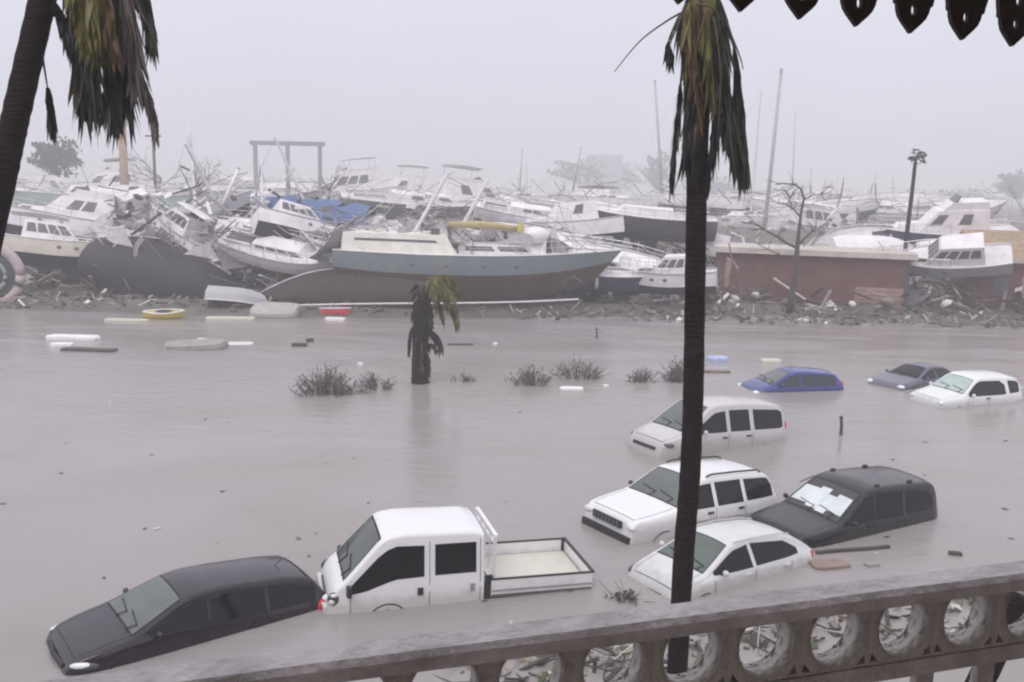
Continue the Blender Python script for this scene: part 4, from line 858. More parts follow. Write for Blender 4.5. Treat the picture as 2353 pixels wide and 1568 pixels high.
# ------------------------------------------------------------------ bare trees and far trees
M_bark = mat('wet_bark', (0.055, 0.043, 0.04), 0.85, var=0.3, scale=4, bump=0.5, bscale=12)
M_barkg = mat('grey_bark', (0.12, 0.10, 0.095), 0.85, var=0.3, scale=4)
def limbs(mb, p, dr, L, r, depth, spread=0.6, seg=4, up=0.1, kids=(2, 3), twig=None):
    pts = [Vector(p)]; d = Vector(dr).normalized()
    for i in range(seg):
        d = (d + Vector((rnd(-1, 1), rnd(-1, 1), rnd(-0.6, 0.8) + up)) * 0.16).normalized(); pts.append(pts[-1] + d * (L / seg))
    mb.tube(pts, [r * (1 - 0.55 * i / seg) for i in range(seg + 1)], 5 if depth > 1 else 4)
    if depth > 0:
        for _ in range(random.randint(*kids)):
            k = random.randint(max(1, seg // 2), seg); dd = (d + Vector((rnd(-1, 1), rnd(-1, 1), rnd(-0.5, 0.9))) * spread).normalized()
            limbs(mb, pts[k], dd, L * rnd(0.55, 0.8), r * 0.5, depth - 1, spread, seg, up, kids)
# the bare tree in front of the shed, its limbs as seen
p0 = at(1818, 690, Y=55); Yt = 55
bt = tag(empty('bare_tree', (p0.x, Yt, 0.0)), 'stripped bare tree with curled upper limb in front of the red-brown shed', 'tree')
def T(px, py): q = at(px, py, Y=Yt); return Vector((q.x - p0.x, 0, q.z))
tr = MB(); tr.tube([T(1812, 720), T(1818, 690), T(1828, 620), T(1832, 570), T(1836, 530), T(1842, 480)], [0.24, 0.21, 0.17, 0.14, 0.11, 0.08], 8); tr.build('trunk', M_bark, bt, True)
br = MB()
def limb(pts, r0, r1, dy=0.0):
    n = len(pts); P_ = [T(*q) + Vector((0, dy * i / n, 0)) for i, q in enumerate(pts)]; br.tube(P_, [r0 + (r1 - r0) * i / (n - 1) for i in range(n)], 6); return P_
paths = [([(1842, 482), (1848, 455), (1842, 435), (1828, 424), (1800, 422), (1785, 424)], 0.08, 0.03, 0.3), ([(1840, 500), (1822, 480), (1806, 470), (1785, 468)], 0.06, 0.02, -0.4),
         ([(1832, 570), (1808, 560), (1785, 545), (1750, 525), (1730, 512)], 0.09, 0.03, -0.5), ([(1833, 565), (1850, 548), (1868, 535), (1880, 522)], 0.08, 0.03, 0.5),
         ([(1828, 600), (1800, 590), (1770, 575), (1745, 562)], 0.06, 0.02, 0.7), ([(1846, 460), (1870, 448), (1890, 447)], 0.05, 0.015, 0.4), ([(1820, 482), (1815, 455), (1808, 440)], 0.03, 0.012, 0.1)]
for pts, r0, r1, dy in paths:
    P_ = limb(pts, r0, r1, dy)
    for _ in range(6):
        k = random.randint(1, len(P_) - 1); limbs(br, P_[k], (rnd(-1, 1), rnd(-0.6, 0.6), rnd(-0.2, 1)), rnd(0.4, 0.9), 0.022, 1, seg=3)
br.build('branches', M_bark, bt, True)
# other bare trees
for lb, px, py, Y, h, dep in [('bare grey tree behind the wreckage heap with a long leaning branch', 440, 490, 104, 6.4, 4), ('bare thin tree beside the gantry legs', 755, 470, 116, 5.2, 4), ('bare bush of grey sticks at the end of the shed by the big palm', 1660, 668, 55, 1.7, 4),
                              ('low bare bush on the debris in front of the shed', 1700, 690, 54, 1.2, 4), ('bare twiggy tree on the far shore beside the tan palm trunk', 368, 455, 114, 6.0, 4)]:
    q = at(px, py, Y=Y); tt = tag(empty('bare_tree', (q.x, Y, q.z)), lb, 'tree'); m1 = MB(); m1.tube([(0, 0, -0.8), (0.05, 0, h * 0.2), (0.15, 0, h * 0.42)], [0.14 * h / 4, 0.11 * h / 4, 0.08 * h / 4], 6); m1.build('trunk', M_barkg, tt)
    m2 = MB()
    for _ in range(5): limbs(m2, (0.12, 0, h * rnd(0.2, 0.42)), (rnd(-1, 1), rnd(-0.6, 0.6), rnd(0.3, 1.2)), h * 0.4, 0.06 * h / 4, dep - 1, 0.7, 3)
    m2.build('branches', M_barkg, tt)
# leafy far trees
M_leafdk = mat('dark_leaf', (0.035, 0.045, 0.035), 0.8, var=0.4, scale=1.5)
def leafy(lb, px, py, Y, rx, rz, dens=700, size=0.28, m=None):
    q = at(px, py, Y=Y); zg = ground_z(q.x, Y) - 0.2; tt = tag(empty('tree', (q.x, Y, zg)), lb, 'tree')
    hc = q.z - zg; MB().tube([(0, 0, -0.2), (0.1, 0, hc)], [0.2, 0.1], 7).build('trunk', M_barkg, tt)
    cr = MB()
    for _ in range(dens):
        v = Vector((rnd(-1, 1), rnd(-1, 1), rnd(-1, 1)))
        if v.length > 1 or v.length < 0.35: continue
        v *= 0.85 + 0.3 * math.sin(v.x * 5 + v.z * 7); c0 = Vector((v.x * rx, v.y * rx, hc + v.z * rz))
        R_ = Euler((rnd(0, 6), rnd(0, 6), rnd(0, 6))).to_matrix(); s_ = size * rnd(0.6, 1.4)
        cr.add([c0 + R_ @ Vector((-s_, 0, 0)), c0 + R_ @ Vector((0, -s_ * 0.5, 0.03)), c0 + R_ @ Vector((s_, 0, 0)), c0 + R_ @ Vector((0, s_ * 0.5, 0.03))], [(0, 1, 2, 3)])
    cr.build('crown', m or M_leafdk, tt, recalc=False)
leafy('round dark leafy tree above the boats near the leaning palm', 130, 362, 150, 3.9, 3.0, 2600, 0.42)
for k, (lb, px, py, Y, rx, rz) in enumerate([('hazy wide leafy tree beyond the wheelhouse boat', 1330, 395, 260, 9, 4.0), ('hazy narrow leafy tree behind the big palm', 1510, 395, 230, 3.6, 5.5), ('hazy leafy tree lower beside the wide hazy tree', 1430, 405, 300, 8, 5.0), ('hazy bushy tree beyond the red gable house', 2330, 425, 210, 4.0, 3.5), ('hazy low tree far behind the distant palm', 2210, 455, 240, 9, 2.5), ('hazy tree beyond the hazy cabin cruiser', 1640, 430, 260, 9, 3.0)]):
    leafy(lb, px, py, Y * 1.6, rx * 1.55, rz * 1.4, 2600, 0.7)
# far block of flats lost in the rain
q = at(1390, 395, Y=470); fb = tag(empty('apartment_building', (q.x, 472, 3)), 'pale apartment block almost lost in the rain', 'building'); M_fb = mat('far_render', (0.38, 0.39, 0.42), 0.8)
hb = at(1390, 358, Y=470).z - 3; MB().box((0, 0, hb / 2 - 0.5), (17, 10, hb + 1)).build('wall', M_fb, fb); MB().box((0, 0, hb + 0.15), (17.6, 10.6, 0.3)).build('roof', M_roofpale, fb)
for r_ in range(4):
    for k in range(4): MB().box((-4.2 + 2.8 * k, -5.03, 2.2 + 3.2 * r_), (1.3, 0.1, 1.4)).build('window', M_bwin, fb)
# masts of yachts hidden in the haze
M_masth = mat('far_mast', (0.30, 0.30, 0.32), 0.5)

# ------------------------------------------------------------------ palms
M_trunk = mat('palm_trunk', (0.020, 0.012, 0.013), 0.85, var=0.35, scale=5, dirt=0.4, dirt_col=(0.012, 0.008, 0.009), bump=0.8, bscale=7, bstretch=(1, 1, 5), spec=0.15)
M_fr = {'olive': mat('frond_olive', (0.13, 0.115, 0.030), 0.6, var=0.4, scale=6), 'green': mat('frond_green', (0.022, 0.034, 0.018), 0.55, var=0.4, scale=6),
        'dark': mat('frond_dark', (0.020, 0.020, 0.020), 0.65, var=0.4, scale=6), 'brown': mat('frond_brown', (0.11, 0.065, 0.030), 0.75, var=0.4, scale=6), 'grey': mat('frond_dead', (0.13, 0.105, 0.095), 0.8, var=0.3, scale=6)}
def spline(pts, n):
    pts = [Vector(p) for p in pts]; out = []
    for i in range(n):
        f = i / (n - 1) * (len(pts) - 1); k = min(int(f), len(pts) - 2); u = f - k
        p0, p1, p2, p3 = pts[max(k - 1, 0)], pts[k], pts[k + 1], pts[min(k + 2, len(pts) - 1)]
        out.append(0.5 * ((2 * p1) + (p2 - p0) * u + (2 * p0 - 5 * p1 + 4 * p2 - p3) * u * u + (3 * p1 - p0 - 3 * p2 + p3) * u ** 3))
    return out
FULL = 1.0
def palm_trunk(root, pts, r0, r1, n=46):
    P_ = spline(pts, n); rad = [(r0 + (r1 - r0) * i / (n - 1)) * (1 + 0.035 * (i % 2) + rnd(-0.015, 0.015)) for i in range(n)]
    MB().tube(P_, rad, 14).build('trunk', M_trunk, root, True)
def frond(root, pts, col, leaf=0.6, n=80, spread=0.35, t0=0.25, wd=0.022, down=1.0, stalk=0.016):
    n = int(n * FULL)
    P_ = spline(pts, 24); mb = MB(); mb.tube(P_, [stalk * (1.2 - 0.9 * i / 23) for i in range(24)], 5)
    for k in range(n):
        t = t0 + (1 - t0) * (k / n) ** 0.9; i = min(int(t * 23), 22); p = P_[i].lerp(P_[i + 1], t * 23 - i); d = (P_[i + 1] - P_[i]).normalized()
        sd = Vector((rnd(-1, 1), rnd(-1, 1), rnd(-0.2, 0.2))).normalized()
        dr = (d * 0.6 + Vector((0, 0, -down)) + sd * spread * rnd(0.3, 1.2)).normalized(); L = leaf * random.choice((rnd(0.3, 0.8), rnd(0.6, 1.1), rnd(0.8, 1.4))) * (1 - 0.35 * max(0, t - 0.6))
        sv = dr.cross(Vector((rnd(-1, 1), rnd(-1, 1), 0.1))).normalized() * wd * rnd(0.6, 1.2); m_ = p + dr * L * 0.5 + Vector((0, 0, 0.02)); e_ = p + dr * L + Vector((rnd(-1, 1), rnd(-1, 1), -1)) * L * 0.08
        mb.add([p - sv * 0.6, p + sv * 0.6, m_ + sv, m_ - sv, e_], [(0, 1, 2, 3), (3, 2, 4)])
    return mb.build('frond', M_fr[col], root, recalc=False)
def A(Y0):
    def f(*pp): return [at(q[0], q[1], Y=Y0 + (q[2] if len(q) > 2 else 0)) for q in pp]
    return f
# tall palm by the balcony
FULL = 1.7
pal = tag(empty('palm_tree', (0, 0, 0)), 'tall straight palm with a shredded drooping crown beside the balcony', 'palm tree')
R_ = A(10.5); b0 = at(1567, 1340, Y=10.5); b1 = at(1590, 900, Y=10.5); base = b0 + (b0 - b1) / (b1.z - b0.z) * (b0.z + 0.9) * 0.6; base.z = -0.9
pal.location = base
def rel(pts, o): return [Vector(p) - o for p in pts]
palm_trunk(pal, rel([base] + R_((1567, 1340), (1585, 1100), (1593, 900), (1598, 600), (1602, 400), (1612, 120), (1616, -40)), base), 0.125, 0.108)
FR = [ # path, colour, leaf, n, spread, t0
 ([(1600, -30, -.1), (1575, 20, -.2), (1585, 200, -.15), (1575, 330, -.1)], 'dark', 0.5, 150, .16, .15), ([(1620, -30), (1660, 20, -.2), (1670, 180, -.15), (1690, 300, -.1)], 'green', 0.55, 170, .2, .15),
 ([(1625, -30), (1640, 60, -.25), (1650, 200, -.2), (1640, 330, -.15)], 'dark', 0.45, 140, .16, .1), ([(1600, -20), (1590, 60, -.3), (1600, 160, -.25), (1605, 250, -.2)], 'brown', 0.4, 150, .18, .05),
 ([(1610, -30), (1620, 40, -.3), (1630, 120, -.28), (1635, 200, -.2)], 'olive', 0.35, 160, .22, .0), ([(1590, -20), (1580, 30, -.3), (1578, 90, -.25), (1585, 160, -.2)], 'olive', 0.3, 130, .2, .0),
 ([(1580, 0, .1), (1570, 120), (1558, 260), (1545, 390)], 'green', 0.35, 130, .1, .5), ([(1640, 0, .2), (1690, 120, .1), (1700, 230), (1712, 340)], 'green', 0.5, 200, .13, .3),
 ([(1650, 20, .1), (1685, 150), (1692, 170), (1705, 240)], 'dark', 0.4, 120, .12, .55), ([(1620, 0, .25), (1655, 200, .2), (1690, 300, .1), (1712, 380, .1)], 'dark', 0.3, 120, .16, .4),
 ([(1630, 100, .2), (1650, 250, .2), (1680, 340, .2), (1700, 400, .2)], 'grey', 0.25, 80, .18, .4), ([(1560, 40), (1542, 80), (1536, 100), (1540, 120)], 'dark', 0.22, 90, .2, .6),
 ([(1610, 0, -.3), (1608, 150, -.28), (1600, 260, -.2), (1598, 380, -.18)], 'dark', 0.3, 140, .12, .3), ([(1640, 60, .1), (1640, 250, .15), (1632, 380, .15), (1625, 430, .15)], 'grey', 0.2, 90, .12, .4)]
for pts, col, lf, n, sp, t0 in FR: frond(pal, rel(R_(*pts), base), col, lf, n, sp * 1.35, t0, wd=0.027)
for pts in ([(1565, 30), (1530, 50), (1470, 95), (1412, 165)], [(1565, 30, -.1), (1550, 60, -.1), (1540, 100, -.1)], [(1655, 30), (1680, 80), (1700, 130), (1708, 160)], [(1600, 10, -.35), (1640, 20, -.35), (1668, 70, -.3)], [(1575, 10, -.35), (1570, 80, -.35), (1590, 180, -.3)], [(1625, 20, -.38), (1600, 110, -.36), (1580, 240, -.3)], [(1640, 40, -.36), (1655, 160, -.34), (1650, 300, -.3)]):
    MB().tube(spline(rel(R_(*pts), base), 14), [0.014 - 0.009 * i / 13 for i in range(14)], 5).build('stalk', M_fr['brown'] if len(pts) == 3 else M_fr['dark'], pal, True)
MB().ball(at(1612, 15, Y=10.4) - base, (0.17, 0.17, 0.32), 12, 8).build('crown_shaft', M_fr['olive'], pal, True)
FULL = 2.0
# leaning palm
R_ = A(9.5); t0_, t1_ = at(98, 0, Y=9.5), at(14, 364, Y=9.5); dr = (t1_ - t0_); base = t0_ + dr * ((t0_.z + 0.9) / (t0_.z - t1_.z)); base.z = -0.9
pl = tag(empty('palm_tree', base), 'leaning palm with thick hanging olive and dark green fronds', 'palm tree')
palm_trunk(pl, rel([base, t1_ + dr * 0.6, t1_, at(42, 243, Y=9.5), t0_, t0_ - dr * 0.3], base), 0.15, 0.118)
FL = [([(120, -110), (160, -60), (185, 60), (190, 200)], 'dark', 0.5, 190, .22, .2), ([(120, -110), (180, -80), (205, 40, -.2), (205, 190, -.1)], 'green', 0.55, 190, .22, .2), ([(120, -110), (210, -90), (245, 50), (255, 200)], 'green', 0.55, 200, .2, .25),
      ([(120, -110), (240, -90), (280, 40, .1), (290, 190, .1)], 'dark', 0.55, 210, .2, .25), ([(120, -110), (200, -60, -.2), (215, 20, -.3), (225, 80, -.25)], 'olive', 0.35, 260, .26, .2), ([(120, -110), (170, -40, -.2), (190, 20, -.3), (200, 60, -.3)], 'olive', 0.35, 200, .22, .2),
      ([(120, -110), (230, -40, -.2), (250, 40, -.3), (262, 90, -.25)], 'brown', 0.3, 150, .2, .3), ([(120, -110), (270, -110, .2), (325, -40, .2), (342, 40, .2)], 'green', 0.45, 170, .14, .45), ([(120, -110), (260, -100), (295, 20), (315, 140)], 'grey', 0.5, 170, .18, .3),
      ([(240, 20), (300, 120), (335, 200), (350, 250)], 'grey', 0.35, 90, .14, .4), ([(105, -60), (97, 100), (105, 175), (112, 215)], 'dark', 0.42, 90, .09, .85), ([(120, -110), (230, -90, .2), (262, 60, .2), (270, 220, .2)], 'dark', 0.5, 200, .2, .3),
      ([(115, 10), (130, 25), (145, 40), (152, 70)], 'dark', 0.3, 60, .15, .2), ([(120, -110), (160, -60, .2), (175, 40, .2), (180, 180, .2)], 'brown', 0.45, 150, .2, .3)]
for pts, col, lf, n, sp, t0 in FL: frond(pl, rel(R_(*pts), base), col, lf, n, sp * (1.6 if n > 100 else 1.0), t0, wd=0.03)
MB().tube(rel(R_((108, 5), (125, 22), (150, 50)), base), [0.07, 0.06, 0.03], 7).build('broken_stalk', M_trunk, pl, True)
MB().ball(at(122, -110, Y=9.5) - base, (0.2, 0.2, 0.4), 12, 8).build('crown_shaft', M_fr['olive'], pl, True)
FULL = 1.0
# snapped palm in the flood
Yb = at(960, 880, z=0).y; R_ = A(Yb); base = at(962, 885, Y=Yb); base.z = -0.8
sp_ = tag(empty('snapped_palm', base), 'snapped palm standing in the flood with yellowed fronds blown aside', 'palm tree')
palm_trunk(sp_, rel([base] + R_((964, 885), (966, 800), (968, 720), (977, 670)), base), 0.33, 0.27, 26)
for pts, col, lf, n, sp2, t0 in [([(972, 690), (985, 640), (1010, 650), (1030, 690)], 'olive', 0.55, 170, .4, .1), ([(972, 690), (980, 650), (1000, 665), (1015, 720)], 'brown', 0.6, 150, .4, .1), ([(972, 690), (960, 655), (955, 670), (950, 720)], 'dark', 0.5, 110, .25, .2),
                                ([(972, 690), (1000, 640), (1030, 640), (1045, 690), (1052, 740)], 'olive', 0.45, 150, .3, .2), ([(972, 690), (1010, 670), (1035, 700), (1048, 745)], 'dark', 0.35, 80, .2, .6), ([(970, 780), (985, 760), (1003, 770), (1012, 790)], 'dark', 0.5, 120, .35, .3),
                                ([(970, 800), (990, 790), (1000, 800)], 'dark', 0.3, 60, .3, .2), ([(965, 850), (975, 860), (985, 878)], 'dark', 0.25, 60, .4, .2), ([(972, 690), (985, 700), (990, 760)], 'green', 0.4, 90, .3, .2), ([(975, 670), (990, 640), (1025, 632), (1045, 650)], 'olive', 0.4, 130, .5, .1)]:
    frond(sp_, rel(R_(*pts), base), col, lf, n, sp2 * 1.3, t0, wd=0.055, stalk=0.03)
for k in range(9):
    a_ = k * 0.7; y0 = 690 + 14 * k; q = at(966 + 14 * math.cos(a_), y0, Y=Yb + 0.25 * math.sin(a_)) - base
    frond(sp_, [q, q + Vector((0.16 * math.cos(a_), 0.16 * math.sin(a_), -0.25)), q + Vector((0.22 * math.cos(a_), 0.2 * math.sin(a_), -0.8))], ('dark', 'brown', 'dark')[k % 3], 0.35, 50, .3, .1, wd=0.05, stalk=0.03)
for k in range(7):
    a_ = k * 0.9; q = at(985, 672, Y=Yb) - base; e_ = Vector((0.7 * math.cos(a_) + 0.35, 0.6 * math.sin(a_), 0.35))
    frond(sp_, [q, q + e_ * 0.7, q + e_ + Vector((0.1, 0, -0.35))], ('olive', 'brown', 'olive')[k % 3], 0.4, 60, .5, .1, wd=0.05, stalk=0.03)
# distant palm
Yd = 60; R_ = A(Yd); base = at(2075, 640, Y=Yd); base.z = 0.2
dp = tag(empty('palm_tree', base), 'distant thin palm with a small ragged tuft above the navy and white yacht', 'palm tree')
palm_trunk(dp, rel([base] + R_((2084, 540), (2096, 440), (2104, 365)), base), 0.17, 0.10, 24)
for k in range(11):
    a_ = k / 11 * 6.28; tp = at(2105, 362, Y=Yd) - base; e_ = Vector((math.cos(a_) * 0.38 + 0.05, math.sin(a_) * 0.4, rnd(-0.25, 0.6)))
    frond(dp, [tp, tp + e_ * 0.8, tp + e_ + Vector((0.1, 0, -rnd(-0.1, 0.3)))], 'green', 0.32, 16, .9, .3, wd=0.045, down=0.5, stalk=0.025)
# tan palm trunk far off
q0, q1 = at(285, 420, Y=120), at(287, 240, Y=120); tp_ = tag(empty('palm_tree', (q0.x, 120, 3.4)), 'bare tan palm trunk standing behind the arched white hardtop', 'palm tree')
MB().tube([(0, 0, 0), (0.05, 0, 3), (0.1, 0, q1.z - 3.4)], [0.62, 0.56, 0.45], 10).build('trunk', mat('tan_trunk', (0.36, 0.24, 0.15), 0.8, var=0.2), tp_, True)
for k in range(7):
    a_ = k * 0.9; tpv = Vector((0.1, 0, q1.z - 3.4)); e_ = Vector((math.cos(a_), math.sin(a_) * 0.6, 0.5)); frond(tp_, [tpv, tpv + e_ * 0.8, tpv + e_ * 1.2 + Vector((0, 0, -1.4))], 'brown', 0.8, 30, .3, .2, wd=0.06, stalk=0.05)
q0 = at(358, 455, Y=84); po = tag(empty('utility_pole', (q0.x, 84, 2.3)), 'grey utility pole with a short crossarm near the tan palm trunk', 'pole'); hp = at(358, 300, Y=84).z - 2.3
MB().tube([(0, 0, -0.2), (0, 0, hp)], [0.16, 0.12], 8).build('post', M_barkg, po, True); MB().box((0, 0, hp - 0.5), (1.4, 0.12, 0.14)).build('crossarm', M_barkg, po)

# ------------------------------------------------------------------ bushes and flotsam in the flood
M_twig = mat('drowned_twig', (0.15, 0.125, 0.12), 0.85, var=0.3, scale=6); M_twl = mat('drowned_leaf', (0.12, 0.105, 0.085), 0.8, var=0.5, scale=8)
def bush(lb, px, py, wpx, hpx, n, leaves):
    q = at(px, py, z=0); sc = q.y / FPX * 1.02; w_, h_ = wpx * sc, hpx * sc
    o = tag(empty('drowned_bush', (q.x, q.y, 0)), lb, 'bush'); mb = MB(); lf = MB()
    for _ in range(n):
        x = rnd(-0.5, 0.5) * w_; y = rnd(-0.4, 0.4) * w_; hh = h_ * (1 - (abs(x) / w_ * 1.6) ** 2) * rnd(0.4, 1.05); lean = Vector((x * 0.8 + rnd(-0.2, 0.2), y * 0.5, hh))
        p = Vector((x * 0.7, y * 0.7, -0.3)); m_ = p + lean * 0.55 + Vector((rnd(-.1, .1), rnd(-.1, .1), 0.2)); e_ = p + lean + Vector((rnd(-.2, .2), rnd(-.2, .2), 0.3))
        mb.tube([p, m_, e_], [0.02, 0.014, 0.006], 4)
        for _k in range(2): mb.tube([m_, m_ + Vector((rnd(-.35, .35), rnd(-.3, .3), rnd(0.0, .35)))], [0.01, 0.005], 3)
        for _k in range(leaves):
            c0 = m_.lerp(e_, rnd(-0.6, 1)) + Vector((rnd(-.1, .1), rnd(-.1, .1), rnd(-.1, .1))); R2_ = Euler((rnd(0, 6), rnd(0, 6), rnd(0, 6))).to_matrix(); s_ = rnd(0.03, 0.075)
            lf.add([c0 + R2_ @ Vector((-s_, 0, 0)), c0 + R2_ @ Vector((0, -s_ * .5, 0)), c0 + R2_ @ Vector((s_, 0, 0)), c0 + R2_ @ Vector((0, s_ * .5, 0))], [(0, 1, 2, 3)])
    mb.build('twigs', M_twig, o)
    if lf.v: lf.build('leaves', M_twl, o, recalc=False)
bush('largest drowned bush with brown leaves standing in the open flood', 745, 905, 86, 72, 85, 5)
bush('thin drowned twigs between the largest bush and the snapped palm', 862, 893, 60, 45, 40, 2)
bush('drowned twiggy mound on the open side of the snapped palm', 1220, 883, 62, 46, 55, 3)
bush('wide drowned shrub with upright twigs behind the floating white slab', 1328, 868, 80, 52, 60, 2)
bush('small drowned bush near the big palm trunk', 1480, 878, 42, 38, 36, 2)
bush('dark drowned bush half behind the big palm trunk', 1562, 876, 50, 58, 70, 6)
bush('tiny drowned tuft beside the snapped palm', 1068, 876, 26, 14, 16, 3)
bush('low drowned twigs at the foot of the largest bush', 815, 905, 50, 22, 22, 2)
M_foam = mat('white_foam', (0.80, 0.79, 0.80), 0.6, var=0.1, dirt=0.15); M_board = mat('grey_board', (0.30, 0.28, 0.27), 0.7, var=0.2); M_dkw = mat('dark_wood', (0.075, 0.06, 0.055), 0.8, var=0.3)
def slab(name, lb, cat, px, py, L, Wd, th, yaw, m, z=0.03, tilt=(0, 0), jag=0.06):
    q = at(px, py, z=0); o = MB(); n = 9; ring = []
    for k in range(n * 2):
        t = k / (n * 2) * 6.283; r_ = 1 / max(abs(math.cos(t)), abs(math.sin(t))); r_ = min(r_, 1.25)
        ring.append((math.cos(t) * r_ * L / 2 * rnd(1 - jag, 1 + jag), math.sin(t) * r_ * Wd / 2 * rnd(1 - jag, 1 + jag)))
    o.loft([[(x, y, -th / 2) for x, y in ring], [(x * 1.01, y * 1.01, th * 0.2) for x, y in ring], [(x * 0.95, y * 0.95, th / 2) for x, y in ring]])
    ob = o.build(name, m); ob.location = (q.x, q.y, z); ob.rotation_euler = (RAD(tilt[0]), RAD(tilt[1]), RAD(yaw)); return tag(ob, lb, cat)
def plank(name, lb, cat, px, py, L, yaw, m, w_=0.2, th=0.06, z=0.03, tilt=0, Y=None):
    q = at(px, py, z=0) if Y is None else at(px, py, Y=Y); o = MB(); rg = []
    for i in range(6):
        x = -L / 2 + L * i / 5; s_ = w_ / 2 * rnd(0.9, 1.05); b_ = 0.03 * math.sin(i * 1.3) * L / 3; rg.append([(x, -s_ + b_, -th / 2), (x, s_ + b_, -th / 2), (x, s_ + b_, th / 2), (x, -s_ + b_, th / 2)])
    ob = o.loft(rg).build(name, m); ob.location = (q.x, q.y, z if Y is None else q.z); ob.rotation_euler = (0, RAD(-tilt), RAD(yaw)); return tag(ob, lb, cat)
slab('foam_board', 'long white foam board floating alone by the shore debris', 'board', 168, 780, 2.4, 0.75, 0.22, -3, M_foam, 0.06); slab('foam_board', 'short white foam board just below the longer one', 'board', 142, 795, 0.9, 0.5, 0.16, 5, M_foam, 0.04)
plank('floating_plank', 'dark plank floating below the two white foam boards', 'plank', 205, 806, 2.3, -3, M_dkw, 0.5, 0.12); slab('overturned_skiff', 'grey hump of a sunken skiff with a pale edge', 'boat', 450, 800, 2.6, 1.2, 0.5, 4, M_board, 0.0, (6, -3), 0.1); plank('floating_plank', 'pale strip lying on the sunken skiff', 'plank', 478, 792, 1.1, -25, M_foam, 0.12, 0.08, 0.22)
slab('plastic_sheet', 'faint pale sheet floating beyond the sunken skiff', 'sheet', 548, 790, 1.3, 0.8, 0.03, 10, M_white, 0.012); plank('driftwood', 'short dark driftwood chunk near the red kayak', 'driftwood', 688, 796, 0.65, 5, M_dkw, 0.3, 0.22); plank('driftwood', 'tiny dark driftwood block beyond the short chunk', 'driftwood', 712, 786, 0.3, 40, M_dkw, 0.2, 0.25)
plank('floating_plank', 'thin dark plank beside the snapped palm', 'plank', 1058, 793, 1.2, 6, M_dkw, 0.16, 0.07); slab('foam_board', 'white floating slab below the wide drowned shrub', 'board', 1314, 896, 0.85, 0.4, 0.12, 3, M_foam, 0.03); slab('foam_board', 'tiny white fleck of foam beside the floating white slab', 'board', 1392, 888, 0.2, 0.16, 0.08, 0, M_foam, 0.02)
slab('foam_board', 'tiny white fleck near the thin dark plank', 'board', 1138, 791, 0.22, 0.2, 0.08, 0, M_foam, 0.02); slab('foam_board', 'tiny white fleck between the largest bush and the thin twigs', 'board', 828, 838, 0.2, 0.2, 0.1, 0, M_foam, 0.02)
slab('cool_box', 'pale blue floating box lid beside the big palm trunk', 'box', 1648, 830, 0.85, 0.6, 0.22, 20, mat('pale_blue_plastic', (0.42, 0.48, 0.72), 0.5), 0.08); plank('floating_plank', 'brown plank floating under the pale blue box lid', 'plank', 1640, 856, 1.3, 4, M_wood, 0.3, 0.1)
slab('surfboard', 'cream board resting against the blue hatchback', 'board', 1772, 832, 0.85, 0.5, 0.14, 2, M_cream, 0.05)
for lb, px, py, h in (('thin dark stake standing in the flood beyond the drowned bushes', 1371, 778, 0.5), ('dark marker stake standing between the minivan and the small white suv', 1932, 1000, 0.55)):
    q = at(px, py, z=0); o = tag(empty('stake', (q.x, q.y, 0)), lb, 'stake'); MB().tube([(0, 0, -0.7), (0.0, 0, h * 0.5), (-0.03, 0, h)], [0.055, 0.05, 0.04], 7).build('post', M_dkw, o)
    MB().tube([(-0.03, 0, h - 0.02), (-0.03, 0, h + 0.04)], [0.065, 0.05], 7).build('cap', M_bark, o)
# ------------------------------------------------------------------ shore flotsam
def kayak(lb, px, py, L, yaw, roll, m, Y=None):
    q = at(px, py, z=0.1); b = Boat('kayak', lb, L, 0.75, 0.25, 0.18, m, m, (q.x, q.y, 0.12), yaw, 0, roll, kind='sail', tw=0.1, sheer=0.4, rake=0.1, cat='kayak', deck=m)
    MB().loft([[(0.35 * math.cos(t_ * 0.7) * k, 0.2 * math.sin(t_ * 0.7) * k, 0.27 + 0.05 * (2 - k)) for t_ in range(9)] for k in (1.0, 1.25)], True, (True, False)).build('seat_well', M_black, b.root)
kayak('bright yellow kayak washed up on the shore flotsam', 378, 728, 2.2, 4, 10, mat('yellow_plastic', (0.62, 0.48, 0.07), 0.5)); kayak('bright red kayak stuck in the shore flotsam', 770, 722, 1.8, -6, -14, mat('red_plastic', (0.62, 0.05, 0.06), 0.45))
q = at(545, 690, Y=52.2); b = Boat('overturned_dinghy', 'pale grey dinghy overturned in front of the charcoal capsized hull', 3.4, 1.7, 0.5, 0.35, M_grey, gel('pale_grey_hull', (0.42, 0.41, 0.42)), (q.x, 52.4, 0.95), 6, 4, 168, kind='motor', tw=0.85, cat='dinghy')
slab('dock_float', 'grey dock float pad tilted out of the water near the red kayak', 'float', 632, 728, 2.6, 1.6, 0.5, 3, mat('dock_grey', (0.40, 0.37, 0.36), 0.8, dirt=0.3), 0.25, (18, 0), 0.04)
slab('foam_board', 'long white slab at the water edge below the navy sailboat', 'board', 1408, 714, 3.0, 0.9, 0.3, 2, M_foam, 0.1); slab('foam_board', 'white slab under the red kayak', 'board', 770, 736, 1.1, 0.5, 0.15, -8, M_foam, 0.06); slab('hull_panel', 'cream hull panel at the water edge below the yellow kayak', 'panel', 530, 734, 2.6, 0.6, 0.15, 6, M_cream, 0.05); slab('hull_panel', 'cream hull panel floating beyond the yellow kayak', 'panel', 290, 738, 2.2, 0.5, 0.12, -2, M_cream, 0.05)
pipe = tag(empty('pontoon_rail', (0, 0, 0)), 'long white pontoon rail washed along the water edge below the ketch', 'rail'); pp = [at(620, 704, Y=51.0), at(760, 700, Y=51), at(900, 698, Y=51), at(1050, 697, Y=51), at(1200, 694, Y=51.2), at(1330, 688, Y=51.4)]
